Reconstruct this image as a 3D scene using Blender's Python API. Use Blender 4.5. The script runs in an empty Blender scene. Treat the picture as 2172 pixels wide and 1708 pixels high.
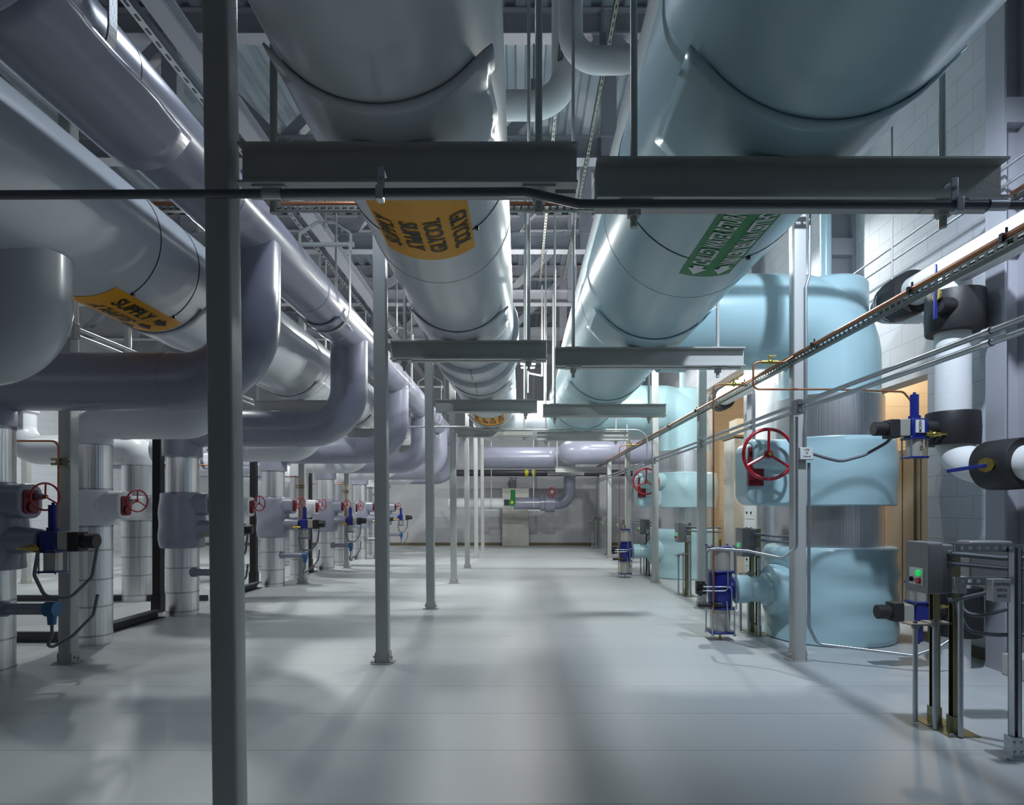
import bpy, bmesh, math, random
from mathutils import Vector as V, Matrix
random.seed(7)
PI = math.pi
C = bpy.context.scene.collection
F, H, CX, CY = 1300.0, 1.3, 1103.0, 1081.0        # lens in pixels, eye height, vanishing point

def P(px, py, Y):
    return V(((px-CX)*Y/F, Y, H+(CY-py)*Y/F))

# ------------------------------------------------------------------ materials
M = {}
def nodes_of(name):
    m = bpy.data.materials.new(name); m.use_nodes = True
    nt = m.node_tree; b = nt.nodes['Principled BSDF']
    M[name] = m
    return m, nt, b
def N(nt, t, **kw):
    n = nt.nodes.new(t)
    for k, v in kw.items(): setattr(n, k, v)
    return n
def mat(name, col, rough=.5, metal=0.0, var=.06, vs=2.0, bump=0.0, bs=8.0, stretch=(1, 1, 1), coat=0.0, emit=None, es=0):
    m, nt, b = nodes_of(name)
    b.inputs['Roughness'].default_value = rough
    b.inputs['Metallic'].default_value = metal
    b.inputs['Coat Weight'].default_value = coat
    b.inputs['Coat Roughness'].default_value = .15
    tc = N(nt, 'ShaderNodeTexCoord'); mp = N(nt, 'ShaderNodeMapping')
    mp.inputs['Scale'].default_value = stretch
    nt.links.new(tc.outputs['Object'], mp.inputs['Vector'])
    no = N(nt, 'ShaderNodeTexNoise'); no.inputs['Scale'].default_value = vs; no.inputs['Detail'].default_value = 5
    nt.links.new(mp.outputs[0], no.inputs['Vector'])
    mx = N(nt, 'ShaderNodeMix', data_type='RGBA')
    mx.inputs['A'].default_value = tuple(c*(1-var) for c in col)+(1,)
    mx.inputs['B'].default_value = tuple(min(1, c*(1+var)) for c in col)+(1,)
    nt.links.new(no.outputs['Fac'], mx.inputs['Factor'])
    nt.links.new(mx.outputs['Result'], b.inputs['Base Color'])
    if bump:
        n2 = N(nt, 'ShaderNodeTexNoise'); n2.inputs['Scale'].default_value = bs; n2.inputs['Detail'].default_value = 3
        nt.links.new(mp.outputs[0], n2.inputs['Vector'])
        bp = N(nt, 'ShaderNodeBump'); bp.inputs['Strength'].default_value = bump; bp.inputs['Distance'].default_value = .02
        nt.links.new(n2.outputs['Fac'], bp.inputs['Height']); nt.links.new(bp.outputs['Normal'], b.inputs['Normal'])
    if emit:
        b.inputs['Emission Color'].default_value = emit+(1,); b.inputs['Emission Strength'].default_value = es
    return m

mat('post_paint', (.43, .44, .43), .42, var=.04, bump=.08, bs=90)
mat('beam_paint', (.50, .51, .49), .45, var=.05, bump=.08, bs=90)
mat('truss_paint', (.40, .40, .44), .5, var=.04)
mat('deck_paint', (.31, .35, .39), .45, var=.08, vs=1.5)
mat('grey_jacket', (.58, .61, .64), .3, var=.03, vs=.8, bump=.10, bs=2.5, coat=.25)
mat('purple_jacket', (.265, .272, .35), .28, var=.04, vs=.8, bump=.10, bs=3, coat=.3)
mat('teal_jacket', (.42, .62, .67), .3, var=.03, vs=.8, bump=.12, bs=2.2, coat=.2)
mat('white_jacket', (.66, .68, .72), .35, var=.03, bump=.08, bs=4)
mat('aluminium', (.80, .80, .82), .30, 1.0, var=.12, vs=60, bump=.25, bs=55, stretch=(1, 1, .012))
mat('band_steel', (.45, .45, .47), .35, 1.0, var=.3, vs=20)
mat('red_paint', (.42, .006, .018), .32, var=.08, coat=.4)
mat('dark_red', (.16, .004, .012), .4, var=.1)
mat('blue_paint', (.008, .016, .19), .32, var=.1, coat=.3)
mat('sensor_blue', (.03, .13, .30), .4, var=.1)
mat('green_paint', (.005, .19, .035), .35, var=.1)
mat('black_rubber', (.018, .017, .019), .5, var=.2, bump=.05, bs=30)
mat('black_paint', (.008, .008, .011), .45)
mat('dark_pipe', (.06, .06, .075), .4)
mat('brass', (.55, .42, .12), .32, 1.0, var=.2, vs=12)
mat('copper', (.45, .19, .10), .38, .8, var=.25, vs=9)
mat('galvanised', (.50, .53, .56), .38, 1.0, var=.2, vs=14)
mat('conduit', (.44, .47, .50), .35, .85, var=.12, vs=6)
mat('dark_conduit', (.16, .17, .19), .38, .7, var=.1)
mat('flex_conduit', (.14, .155, .175), .55, var=.1)
mat('zinc_yellow', (.27, .26, .15), .38, .9, var=.45, vs=5)
mat('rail_metal', (.20, .21, .19), .4, .7, var=.2)
mat('cylinder_steel', (.52, .50, .45), .42, .55, var=.15, vs=5)
mat('box_grey', (.20, .205, .21), .45, var=.04, bump=.1, bs=120)
mat('grey_plate', (.34, .34, .34), .45, .6)
mat('orange_vinyl', (.84, .37, .003), .5, var=.05, vs=5)
mat('black_ink', (.012, .012, .014), .5)
mat('green_vinyl', (.001, .23, .05), .45, var=.08, vs=5)
mat('white_ink', (.75, .78, .77), .45)
mat('white_plate', (.62, .64, .64), .5)
mat('beige_paint', (.60, .52, .40), .5, var=.04)
mat('cream_paint', (.68, .56, .40), .6, var=.04)
mat('concrete', (.50, .49, .45), .85, var=.25, vs=3, bump=.3, bs=14)
mat('kerb_brown', (.13, .105, .06), .7, var=.25)
mat('dark_channel', (.06, .062, .075), .5, var=.2)
mat('yellow_band', (.72, .68, .02), .4)
mat('pipe_cloth', (.78, .79, .79), .6, var=.03, bump=.12, bs=70)
mat('shield_metal', (.40, .42, .45), .3, .9, var=.1)
mat('lamp_green', (.0, .45, .08), .25, emit=(.02, .8, .15), es=.5)
mat('lamp_glow', (1, .95, .9), .3, emit=(1, .86, .80), es=120)
mat('cable_tie', (.012, .012, .014), .5)

def brick_mat(name, axis, c1, c2, mortar, rough=.6):
    m, nt, b = nodes_of(name)
    b.inputs['Roughness'].default_value = rough
    tc = N(nt, 'ShaderNodeTexCoord'); se = N(nt, 'ShaderNodeSeparateXYZ'); co = N(nt, 'ShaderNodeCombineXYZ')
    nt.links.new(tc.outputs['Object'], se.inputs[0])
    nt.links.new(se.outputs[axis], co.inputs[0]); nt.links.new(se.outputs['Z'], co.inputs[1])
    br = N(nt, 'ShaderNodeTexBrick')
    br.inputs['Scale'].default_value = 1.0
    br.inputs['Brick Width'].default_value = .406; br.inputs['Row Height'].default_value = .203
    br.inputs['Mortar Size'].default_value = .004; br.inputs['Mortar Smooth'].default_value = .4
    br.inputs['Color1'].default_value = c1+(1,); br.inputs['Color2'].default_value = c2+(1,); br.inputs['Mortar'].default_value = mortar+(1,)
    nt.links.new(co.outputs[0], br.inputs['Vector'])
    nt.links.new(br.outputs['Color'], b.inputs['Base Color'])
    no = N(nt, 'ShaderNodeTexNoise'); no.inputs['Scale'].default_value = 70; no.inputs['Detail'].default_value = 4
    nt.links.new(tc.outputs['Object'], no.inputs['Vector'])
    ma = N(nt, 'ShaderNodeMath', operation='MULTIPLY_ADD'); ma.inputs[1].default_value = -2.2
    nt.links.new(br.outputs['Fac'], ma.inputs[0]); nt.links.new(no.outputs['Fac'], ma.inputs[2])
    bp = N(nt, 'ShaderNodeBump'); bp.inputs['Strength'].default_value = .35; bp.inputs['Distance'].default_value = .012
    nt.links.new(ma.outputs[0], bp.inputs['Height']); nt.links.new(bp.outputs['Normal'], b.inputs['Normal'])
brick_mat('block_wall', 'Y', (.55, .57, .61), (.53, .55, .595), (.36, .38, .42))
brick_mat('block_wall_far', 'X', (.47, .475, .50), (.46, .465, .49), (.42, .425, .45))
brick_mat('cream_block', 'Y', (.66, .58, .46), (.64, .56, .45), (.50, .44, .35))

def floor_mat():
    m, nt, b = nodes_of('floor_paint')
    tc = N(nt, 'ShaderNodeTexCoord')
    n1 = N(nt, 'ShaderNodeTexNoise'); n1.inputs['Scale'].default_value = .7; n1.inputs['Detail'].default_value = 8
    n2 = N(nt, 'ShaderNodeTexNoise'); n2.inputs['Scale'].default_value = 9; n2.inputs['Detail'].default_value = 6
    for n in (n1, n2): nt.links.new(tc.outputs['Object'], n.inputs['Vector'])
    mx = N(nt, 'ShaderNodeMix', data_type='RGBA')
    mx.inputs['A'].default_value = (.47, .50, .505, 1); mx.inputs['B'].default_value = (.55, .565, .565, 1)
    nt.links.new(n1.outputs['Fac'], mx.inputs['Factor'])
    # sparse brown scuffs
    r = N(nt, 'ShaderNodeValToRGB'); r.color_ramp.elements[0].position = .70; r.color_ramp.elements[1].position = .76
    n3 = N(nt, 'ShaderNodeTexNoise'); n3.inputs['Scale'].default_value = 5; n3.inputs['Detail'].default_value = 7
    nt.links.new(tc.outputs['Object'], n3.inputs['Vector']); nt.links.new(n3.outputs['Fac'], r.inputs[0])
    m2 = N(nt, 'ShaderNodeMix', data_type='RGBA'); m2.inputs['B'].default_value = (.34, .31, .23, 1)
    sc = N(nt, 'ShaderNodeMath', operation='MULTIPLY'); sc.inputs[1].default_value = .5
    nt.links.new(r.outputs[0], sc.inputs[0]); nt.links.new(sc.outputs[0], m2.inputs['Factor']); nt.links.new(mx.outputs['Result'], m2.inputs['A'])
    # joints across the floor every 0.6 m
    se = N(nt, 'ShaderNodeSeparateXYZ'); nt.links.new(tc.outputs['Object'], se.inputs[0])
    a = N(nt, 'ShaderNodeMath', operation='MULTIPLY_ADD'); a.inputs[1].default_value = 1/.6; a.inputs[2].default_value = .494
    fr = N(nt, 'ShaderNodeMath', operation='FRACT'); lt = N(nt, 'ShaderNodeMath', operation='LESS_THAN'); lt.inputs[1].default_value = .009
    nt.links.new(se.outputs['Y'], a.inputs[0]); nt.links.new(a.outputs[0], fr.inputs[0]); nt.links.new(fr.outputs[0], lt.inputs[0])
    m3 = N(nt, 'ShaderNodeMix', data_type='RGBA'); m3.inputs['B'].default_value = (.20, .21, .21, 1)
    nt.links.new(lt.outputs[0], m3.inputs['Factor']); nt.links.new(m2.outputs['Result'], m3.inputs['A'])
    nt.links.new(m3.outputs['Result'], b.inputs['Base Color'])
    b.inputs['Roughness'].default_value = .42
    bp = N(nt, 'ShaderNodeBump'); bp.inputs['Strength'].default_value = .06; bp.inputs['Distance'].default_value = .01
    nt.links.new(n2.outputs['Fac'], bp.inputs['Height']); nt.links.new(bp.outputs['Normal'], b.inputs['Normal'])
floor_mat()

# ------------------------------------------------------------------ mesh builder
def frame(d):
    d = V(d).normalized()
    a = V((0, 0, 1)) if abs(d.z) < .9 else V((1, 0, 0))
    u = d.cross(a).normalized(); w = d.cross(u).normalized()
    return d, u, w
def fillet(pts, r, n=7):
    pts = [V(p) for p in pts]; out = [pts[0]]
    for i in range(1, len(pts)-1):
        a, b, c = pts[i-1], pts[i], pts[i+1]
        u = (a-b).normalized(); w = (c-b).normalized(); cs = max(-1, min(1, u.dot(w)))
        th = PI-math.acos(cs)
        if th < .01: out.append(b); continue
        rr = r[i-1] if isinstance(r, (list, tuple)) else r
        d = min(rr*math.tan(th/2), (a-b).length*.499, (c-b).length*.499); rr = d/math.tan(th/2)
        ce = b+(u+w).normalized()*(rr/math.cos(th/2)); s = (b+u*d)-ce; e = (b+w*d)-ce
        for k in range(n+1):
            t = k/n; om = th
            out.append(ce+(s*math.sin((1-t)*om)+e*math.sin(t*om))/math.sin(om))
    out.append(pts[-1]); return out
class MB:
    def __init__(s): s.v = []; s.f = []
    def add(s, vs, fs):
        o = len(s.v); s.v += [V(v) for v in vs]; s.f += [tuple(i+o for i in f) for f in fs]; return s
    def bx(s, x0, x1, y0, y1, z0, z1):
        return s.add([(x, y, z) for z in (z0, z1) for y in (y0, y1) for x in (x0, x1)],
                     [(0, 2, 3, 1), (4, 5, 7, 6), (0, 1, 5, 4), (2, 6, 7, 3), (0, 4, 6, 2), (1, 3, 7, 5)])
    def box(s, c, size, rot=None):
        c = V(c); h = [q/2 for q in size]
        vs = [V((x*h[0], y*h[1], z*h[2])) for z in (-1, 1) for y in (-1, 1) for x in (-1, 1)]
        if rot is not None: vs = [rot @ v for v in vs]
        return s.add([v+c for v in vs], [(0, 2, 3, 1), (4, 5, 7, 6), (0, 1, 5, 4), (2, 6, 7, 3), (0, 4, 6, 2), (1, 3, 7, 5)])
    def bar(s, p0, p1, w, h, up=(0, 0, 1)):
        p0, p1 = V(p0), V(p1); d = (p1-p0).normalized(); up = V(up)
        u = d.cross(up)
        if u.length < 1e-4: u = d.cross(V((0, 1, 0)))
        u.normalize(); q = u.cross(d).normalized()
        vs = []
        for p in (p0, p1):
            for a, b in ((-1, -1), (1, -1), (1, 1), (-1, 1)): vs.append(p+u*(a*w/2)+q*(b*h/2))
        return s.add(vs, [(3, 2, 1, 0), (4, 5, 6, 7), (0, 1, 5, 4), (1, 2, 6, 5), (2, 3, 7, 6), (3, 0, 4, 7)])
    def cyl(s, p0, p1, r, r1=None, n=24, cap=True):
        return s.tube([p0, p1], [r, r if r1 is None else r1], n, cap)
    def tube(s, pts, r, n=14, cap=True):
        pts = [V(p) for p in pts]; k = len(pts)
        rs = r if isinstance(r, (list, tuple)) else [r]*k
        o = len(s.v); d, u, w = frame(pts[1]-pts[0])
        for i in range(k):
            if i == 0: t = pts[1]-pts[0]
            elif i == k-1: t = pts[-1]-pts[-2]
            else: t = (pts[i+1]-pts[i]).normalized()+(pts[i]-pts[i-1]).normalized()
            t.normalize(); q = d.rotation_difference(t); u = q @ u; d = t; w = d.cross(u)
            for j in range(n):
                a = 2*PI*j/n; s.v.append(pts[i]+(u*math.cos(a)+w*math.sin(a))*rs[i])
        for i in range(k-1):
            for j in range(n):
                a = o+i*n+j; b = o+i*n+(j+1) % n; s.f.append((a, b, b+n, a+n))
        if cap: s.f.append(tuple(o+j for j in reversed(range(n)))); s.f.append(tuple(o+(k-1)*n+j for j in range(n)))
        return s
    def lathe(s, prof, org=(0, 0, 0), axis=(0, 0, 1), n=32, cap=True, wob=None):
        org = V(org); d, u, w = frame(axis); o = len(s.v)
        for (r, t) in prof:
            for j in range(n):
                a = 2*PI*j/n; rr = r*(1+(wob(a, t) if wob else 0))
                s.v.append(org+d*t+(u*math.cos(a)+w*math.sin(a))*rr)
        for i in range(len(prof)-1):
            for j in range(n):
                a = o+i*n+j; b = o+i*n+(j+1) % n; s.f.append((a, b, b+n, a+n))
        if cap:
            s.f.append(tuple(o+j for j in reversed(range(n)))); s.f.append(tuple(o+(len(prof)-1)*n+j for j in range(n)))
        return s
    def torus(s, c, nrm, R, r, n=40, m=10):
        c = V(c); d, u, w = frame(nrm); o = len(s.v)
        for i in range(n):
            a = 2*PI*i/n; e = u*math.cos(a)+w*math.sin(a)
            for j in range(m):
                b = 2*PI*j/m; s.v.append(c+e*(R+r*math.cos(b))+d*(r*math.sin(b)))
        for i in range(n):
            for j in range(m):
                s.f.append((o+i*m+j, o+((i+1) % n)*m+j, o+((i+1) % n)*m+(j+1) % m, o+i*m+(j+1) % m))
        return s
    def sph(s, c, r, n=20, m=12, sc=(1, 1, 1)):
        c = V(c); o = len(s.v)
        for i in range(1, m):
            t = PI*i/m
            for j in range(n):
                a = 2*PI*j/n; s.v.append(c+V((r*sc[0]*math.sin(t)*math.cos(a), r*sc[1]*math.sin(t)*math.sin(a), r*sc[2]*math.cos(t))))
        a0 = len(s.v); s.v.append(c+V((0, 0, r*sc[2]))); s.v.append(c-V((0, 0, r*sc[2])))
        for i in range(m-2):
            for j in range(n):
                s.f.append((o+i*n+j, o+(i+1)*n+j, o+(i+1)*n+(j+1) % n, o+i*n+(j+1) % n))
        for j in range(n):
            s.f.append((a0, o+j, o+(j+1) % n)); s.f.append((a0+1, o+(m-2)*n+(j+1) % n, o+(m-2)*n+j))
        return s
    def prism(s, poly, org, u, w, d):
        org, u, w, d = V(org), V(u), V(w), V(d); n = len(poly)
        vs = [org+u*a+w*b for a, b in poly]+[org+u*a+w*b+d for a, b in poly]
        if u.cross(w).dot(d) < 0: f0, f1, rev = tuple(range(n)), tuple(reversed(range(n, 2*n))), True
        else: f0, f1, rev = tuple(reversed(range(n))), tuple(range(n, 2*n)), False
        fs = [f0, f1]
        for i in range(n):
            q = (i, (i+1) % n, n+(i+1) % n, n+i); fs.append(tuple(reversed(q)) if rev else q)
        return s.add(vs, fs)
    def arc(s, cx, cz, r0, r1, y0, y1, a0, a1, n=28, ends=True):
        # curved shell round a pipe that runs along Y; angle 0 = underside, + = towards +X
        o = len(s.v)
        for (r, y) in ((r0, y0), (r1, y0), (r1, y1), (r0, y1)):
            for k in range(n+1):
                a = a0+(a1-a0)*k/n; s.v.append(V((cx+r*math.sin(a), y, cz-r*math.cos(a))))
        m = n+1
        for q in range(4):
            for k in range(n):
                a = o+q*m+k; b = o+((q+1) % 4)*m+k; s.f.append((a, b, b+1, a+1))
        s.f.append((o, o+3*m, o+2*m, o+m)); s.f.append((o+n, o+m+n, o+2*m+n, o+3*m+n))
        return s
    def build(s, name, mt, parent=None, flat=False, bevel=0, ang=38, origin=None):
        me = bpy.data.meshes.new(name)
        off = V((0, 0, 0)); p = parent
        while p is not None: off += p.location; p = p.parent
        if parent is None:
            if origin is None:
                xs = [v.x for v in s.v]; ys = [v.y for v in s.v]; zs = [v.z for v in s.v]
                off = V(((min(xs)+max(xs))/2, (min(ys)+max(ys))/2, min(zs)))
            else: off = V(origin)
        me.from_pydata([tuple(v-off) for v in s.v], [], s.f)
        bm = bmesh.new(); bm.from_mesh(me)
        bmesh.ops.recalc_face_normals(bm, faces=bm.faces); bm.to_mesh(me); bm.free()
        if not flat:
            me.polygons.foreach_set('use_smooth', [True]*len(me.polygons)); me.set_sharp_from_angle(angle=math.radians(ang))
        me.materials.append(M[mt]); ob = bpy.data.objects.new(name, me); C.objects.link(ob)
        if parent is None: ob.location = off
        else: ob.parent = parent
        if bevel:
            b = ob.modifiers.new('Bevel', 'BEVEL'); b.width = bevel; b.segments = 2; b.limit_method = 'ANGLE'; b.angle_limit = math.radians(40)
        return ob
def tag(o, label, cat, group=None, kind=None):
    o['label'] = label
    if cat: o['category'] = cat
    if group: o['group'] = group
    if kind: o['kind'] = kind
    return o
def struct(o, label, cat):
    return tag(o, label, cat, kind='structure')
def thing(name, label, cat, loc=(0, 0, 0), group=None):
    o = bpy.data.objects.new(name, None); C.objects.link(o); o.location = loc; o.empty_display_size = .1
    return tag(o, label, cat, group)
def dup(root, loc, label, rz=0):
    def cp(o, par):
        c = o.copy(); C.objects.link(c)
        if par is not None: c.parent = par
        for ch in list(o.children): cp(ch, c)
        return c
    r = cp(root, None); r.location = loc; r.rotation_euler = (0, 0, rz); r['label'] = label
    return r
def rrect(w, h, r, n=5):
    out = []
    for cx, cy, a0 in ((w/2-r, h/2-r, 0), (-w/2+r, h/2-r, PI/2), (-w/2+r, -h/2+r, PI), (w/2-r, -h/2+r, 1.5*PI)):
        for k in range(n+1): a = a0+PI/2*k/n; out.append((cx+r*math.cos(a), cy+r*math.sin(a)))
    return out
def wob(seed, amp=.02):
    rnd = random.Random(seed); ps = [(rnd.uniform(0, 6.28), rnd.uniform(0, 6.28), rnd.randint(1, 3), rnd.uniform(6, 26)) for _ in range(4)]
    return lambda a, t: amp*sum(math.sin(k*a+p)*math.sin(q*t+z) for p, z, k, q in ps)/1.6
def text_pts(txt, size, sx=1.0):
    cu = bpy.data.curves.new('lettering', 'FONT'); cu.body = txt; cu.size = size; cu.align_x = 'CENTER'; cu.align_y = 'CENTER'; cu.resolution_u = 3; cu.offset = size*.022
    ob = bpy.data.objects.new('lettering', cu); C.objects.link(ob)
    dg = bpy.context.evaluated_depsgraph_get(); dg.update(); me = ob.evaluated_get(dg).to_mesh()
    vs = [(v.co.x*sx, v.co.y) for v in me.vertices]; fs = [tuple(p.vertices) for p in me.polygons]
    ob.evaluated_get(dg).to_mesh_clear(); bpy.data.objects.remove(ob); bpy.data.curves.remove(cu)
    return vs, fs
def text_flat(mb, txt, size, org, u, w, sx=1.0):
    vs, fs = text_pts(txt, size, sx); org, u, w = V(org), V(u), V(w)
    return mb.add([org+u*a+w*b for a, b in vs], fs)
def text_pipe(mb, txt, size, cx, cz, R, y0, th0, sgn, sx=1.0):
    vs, fs = text_pts(txt, size, sx)
    return mb.add([(cx+R*math.sin(th0+sgn*b/R), y0+sgn*a, cz-R*math.cos(th0+sgn*b/R)) for a, b in vs], fs)
def poly_pipe(mb, poly, cx, cz, R, y0, th0):
    return mb.add([(cx+R*math.sin(th0+b/R), y0+a, cz-R*math.cos(th0+b/R)) for a, b in poly], [tuple(range(len(poly)))])
ORD = ['nearest', 'second', 'third', 'fourth', 'fifth', 'sixth', 'seventh', 'eighth']
ROW = [2.43+2.79*k for k in range(8)]

# ------------------------------------------------------------------ room shell
XL, XR, YF, YB, ZC = -12.5, 4.05, -9.0, 22.2, 7.8
struct(MB().bx(XL, 7.2, YF, YB, -.2, 0).build('floor', 'floor_paint', origin=(0, 0, 0)), 'painted grey concrete floor with fine joints', 'floor')
def wall(name, label, mt, boxes):
    mb = MB()
    for b in boxes: mb.bx(*b)
    return struct(mb.build(name, mt, flat=True, origin=(0, 0, 0)), label, 'wall')
O1, O2 = (6.09, 7.15, 2.65), (11.1, 13.5, 3.9)
wall('wall_right', 'painted concrete block wall on the right with two openings', 'block_wall',
     [(XR, XR+.2, YF, O1[0], 0, ZC), (XR, XR+.2, O1[0], O1[1], O1[2], ZC), (XR, XR+.2, O1[1], O2[0], 0, ZC),
      (XR, XR+.2, O2[0], O2[1], O2[2], ZC), (XR, XR+.2, O2[1], YB, 0, ZC)])
wall('wall_back', 'pale block wall at the far end', 'block_wall_far', [(XL, 7.2, YB, YB+.2, 0, ZC)])
wall('wall_left', 'white wall far to the left', 'block_wall', [(XL-.2, XL, YF, YB, 0, ZC)])
wall('wall_front', 'wall behind the viewer', 'block_wall_far', [(XL, 7.2, YF-.2, YF, 0, ZC)])
wall('wall_alcove', 'cream block walls of the lit side room', 'cream_block',
     [(7.0, 7.2, YF, YB, 0, ZC), (XR+.2, 7.0, 9.2, 9.35, 0, ZC), (XR+.2, 7.0, 15.4, 15.55, 0, ZC), (XR+.2, 7.0, 5.6, 5.75, 0, ZC), (XR+.2, 7.0, 5.75, 15.4, 4.4, 4.5)])
# ribbed deck
mb = MB(); prof = []; x = XL
while x < 7.2:
    prof += [(x, ZC+.07), (x+.10, ZC+.07), (x+.13, ZC), (x+.25, ZC)]; x += .28
vs = [(a, y, b) for y in (YF, YB) for a, b in prof]; n = len(prof)
mb.add(vs, [(i, i+1, n+i+1, n+i) for i in range(n-1)]); mb.bx(XL, 7.2, YF, YB, ZC+.08, ZC+.2)
struct(mb.build('ceiling', 'deck_paint', flat=True, origin=(0, 0, 0)), 'ribbed steel roof deck', 'ceiling')
struct(MB().bx(XL, XR, YB-.08, YB, 0, .10).build('baseboard_back', 'kerb_brown', flat=True), 'brown kerb at the foot of the far wall', 'kerb')
struct(MB().bx(XR-.06, XR, -1, 6.09, 0, .09).build('baseboard_right', 'kerb_brown', flat=True), 'low dark strip at the foot of the block wall', 'kerb')

# ------------------------------------------------------------------ roof trusses
def truss(Y, label):
    t = thing('roof_truss', label, 'roof truss', (0, Y, 5.84))
    z0, z1 = 5.84, ZC-.01
    def chord(za, zb, tt):
        mb = MB(); x0, x1 = XL+.02, XR-.02
        mb.bx(x0, x1, Y-.10, Y+.10, za, za+.02); mb.bx(x0, x1, Y-.10, Y+.10, zb-.02, zb); mb.bx(x0, x1, Y-.012, Y+.012, za+.02, zb-.02)
        return mb.build(tt, 'truss_paint', t, flat=True)
    chord(z0, z0+.30, 'bottom_chord'); chord(z1-.34, z1, 'top_chord')
    xs = [1.15-2.845*k for k in range(5)]+[3.995]
    for x in xs:
        if x < XR-.1 and x > XL+.2: MB().bar((x, Y, z0+.02), (x, Y, z1-.02), .20, .17, (0, 1, 0)).build('vertical_strut', 'truss_paint', t, flat=True)
    for x in xs[:5]:
        for sg in (-1, 1):
            MB().bar((x+sg*.06, Y, z1-.36), (x+sg*1.36, Y, z0+.28), .15, .13, (0, 1, 0)).build('diagonal_strut', 'truss_paint', t, flat=True)
    return t
tn = ['nearest grey roof truss, crossing above the two white pipe bends', 'second grey roof truss, just beyond the white pipe bends',
      'third grey roof truss from the front', 'fourth grey roof truss from the front', 'farthest grey roof truss, close to the far wall']
for k, Y in enumerate(ROW[2:7]): truss(Y, tn[k])
t = thing('roof_brace', 'grey steel roof brace running lengthwise over the purple pipe', 'roof brace', (-3.16, 8, 5.66))
MB().bx(-3.25, -3.07, -1, YB-.05, 5.66, 5.68).bx(-3.25, -3.07, -1, YB-.05, 5.81, 5.83).bx(-3.17, -3.15, -1, YB-.05, 5.68, 5.81).build('beam', 'truss_paint', t, flat=True)
def slotted_rail(name, label, x, z, y0, y1, mt, w=.041, step=.1, n_max=160):
    t = thing(name, label, 'strut rail', (x, (y0+y1)/2, z))
    mb = MB(); mb.bx(x-w/2, x-w/2+.004, y0, y1, z, z+w); mb.bx(x+w/2-.004, x+w/2, y0, y1, z, z+w)
    mb.bx(x-w/2, x-w*.18, y0, y1, z, z+.004); mb.bx(x+w*.18, x+w/2, y0, y1, z, z+.004)
    y = y0
    while y < y1: mb.bx(x-w*.18, x+w*.18, y, y+step*.5, z, z+.004); y += step
    mb.build('channel', mt, t, flat=True)
    return t
slotted_rail('strut_rail', 'pale slotted strut rail beside the lengthwise roof brace', -3.42, 5.70, 2.0, 14.0, 'galvanised', .08, .16)
slotted_rail('strut_rail', 'slotted strut rail passing behind the left white pipe bend', .40, 5.79, 2.5, 12.0, 'rail_metal', .045)
slotted_rail('strut_rail', 'slotted strut rail passing behind the right white pipe bend', .86, 5.79, 2.5, 12.0, 'rail_metal', .045)

# ------------------------------------------------------------------ steel posts
def post(x, y, label, group, ztop=5.82, lean=0.0, hh=.0535):
    t = thing('support_post', label, 'post', (x, y, 0), group)
    h = hh; mb = MB()
    mb.prism(rrect(2*h, 2*h, .012, 3), (x, y, 0.006), (1, 0, 0), (0, 1, 0), (lean, 0, ztop-.006)); mb.build('tube', 'post_paint', t, ang=60)
    MB().bx(x-.085, x+.085, y-.085, y+.085, 0, .006).build('base_plate', 'post_paint', t, flat=True)
    for s in (-1, 1):
        mb = MB().bx(x+s*(h+.001), x+s*(h+.008), y-.05, y+.05, .006, .09).bx(x+s*(h+.001), x+s*(h+.045), y-.05, y+.05, .006, .013)
        mb.cyl((x+s*(h+.008), y-.02, .05), (x+s*(h+.026), y-.02, .05), .011, n=6).cyl((x+s*(h+.008), y+.025, .035), (x+s*(h+.022), y+.025, .035), .011, n=6)
        mb.build('base_angle', 'concrete', t, flat=True)
    return t
G1, G2, G3 = 'posts left of the aisle', 'posts right of the aisle', 'posts beside the pipe risers'
l1 = ['tall grey steel post closest to the viewer, cut by the bottom of the frame', 'second grey post along the left of the aisle, shadows fanning from its foot']+[f'{ORD[k]} grey post along the left of the aisle' for k in range(2, 7)]
post(-1.147, ROW[0], l1[0], G1, lean=-.075, hh=.05)
for k in range(1, 7): post(-1.165, ROW[k], l1[k], G1, lean=-.045)
l2 = ['grey post beside the nearest pale blue riser, right of the aisle']+[f'{ORD[k]} grey post along the right of the aisle' for k in range(1, 5)]
for k in range(5): post(2.40, ROW[k+1]+.08, l2[k], G2)
l3 = ['grey post in front of the nearest grey riser at the left edge']+[f'{ORD[k]} grey post in the row beside the left risers' for k in range(1, 5)]
for k in range(5): post(-3.83, ROW[k+1]-.02, l3[k], G3)
for k, Y in enumerate((8.0, 10.8, 13.6)): post(-8.7, Y, f'{ORD[k]} pale post far to the left behind the risers', 'posts far to the left')

# ------------------------------------------------------------------ trapeze hangers (double channel)
def trapeze(x0, x1, Y, zb, zt, rods, label, group):
    t = thing('trapeze_hanger', label, 'pipe hanger', ((x0+x1)/2, Y, zb), group)
    for s in (-1, 1):
        a, b = Y+s*.015, Y+s*.022; fl = Y+s*.07
        lo, hi = min(a, b), max(a, b); f0, f1 = min(a, fl), max(a, fl)
        MB().bx(x0, x1, lo, hi, zb+.009, zt-.009).bx(x0, x1, f0, f1, zb, zb+.009).bx(x0, x1, f0, f1, zt-.009, zt).build('channel', 'beam_paint', t, flat=True)
    for x in rods:
        MB().cyl((x, Y, zb-.088), (x, Y, 5.83), .0145, n=14).build('rod', 'beam_paint', t)
        MB().cyl((x, Y, zb-.045), (x, Y, zb-.008), .029, n=6).build('nut', 'beam_paint', t, flat=True)
        MB().bx(x-.065, x+.065, Y-.055, Y+.055, zb-.008, zb).build('washer_plate', 'beam_paint', t, flat=True)
        MB().bx(x-.06, x+.06, Y-.05, Y+.05, zt, zt+.008).build('washer_plate', 'beam_paint', t, flat=True)
    return t
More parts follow.
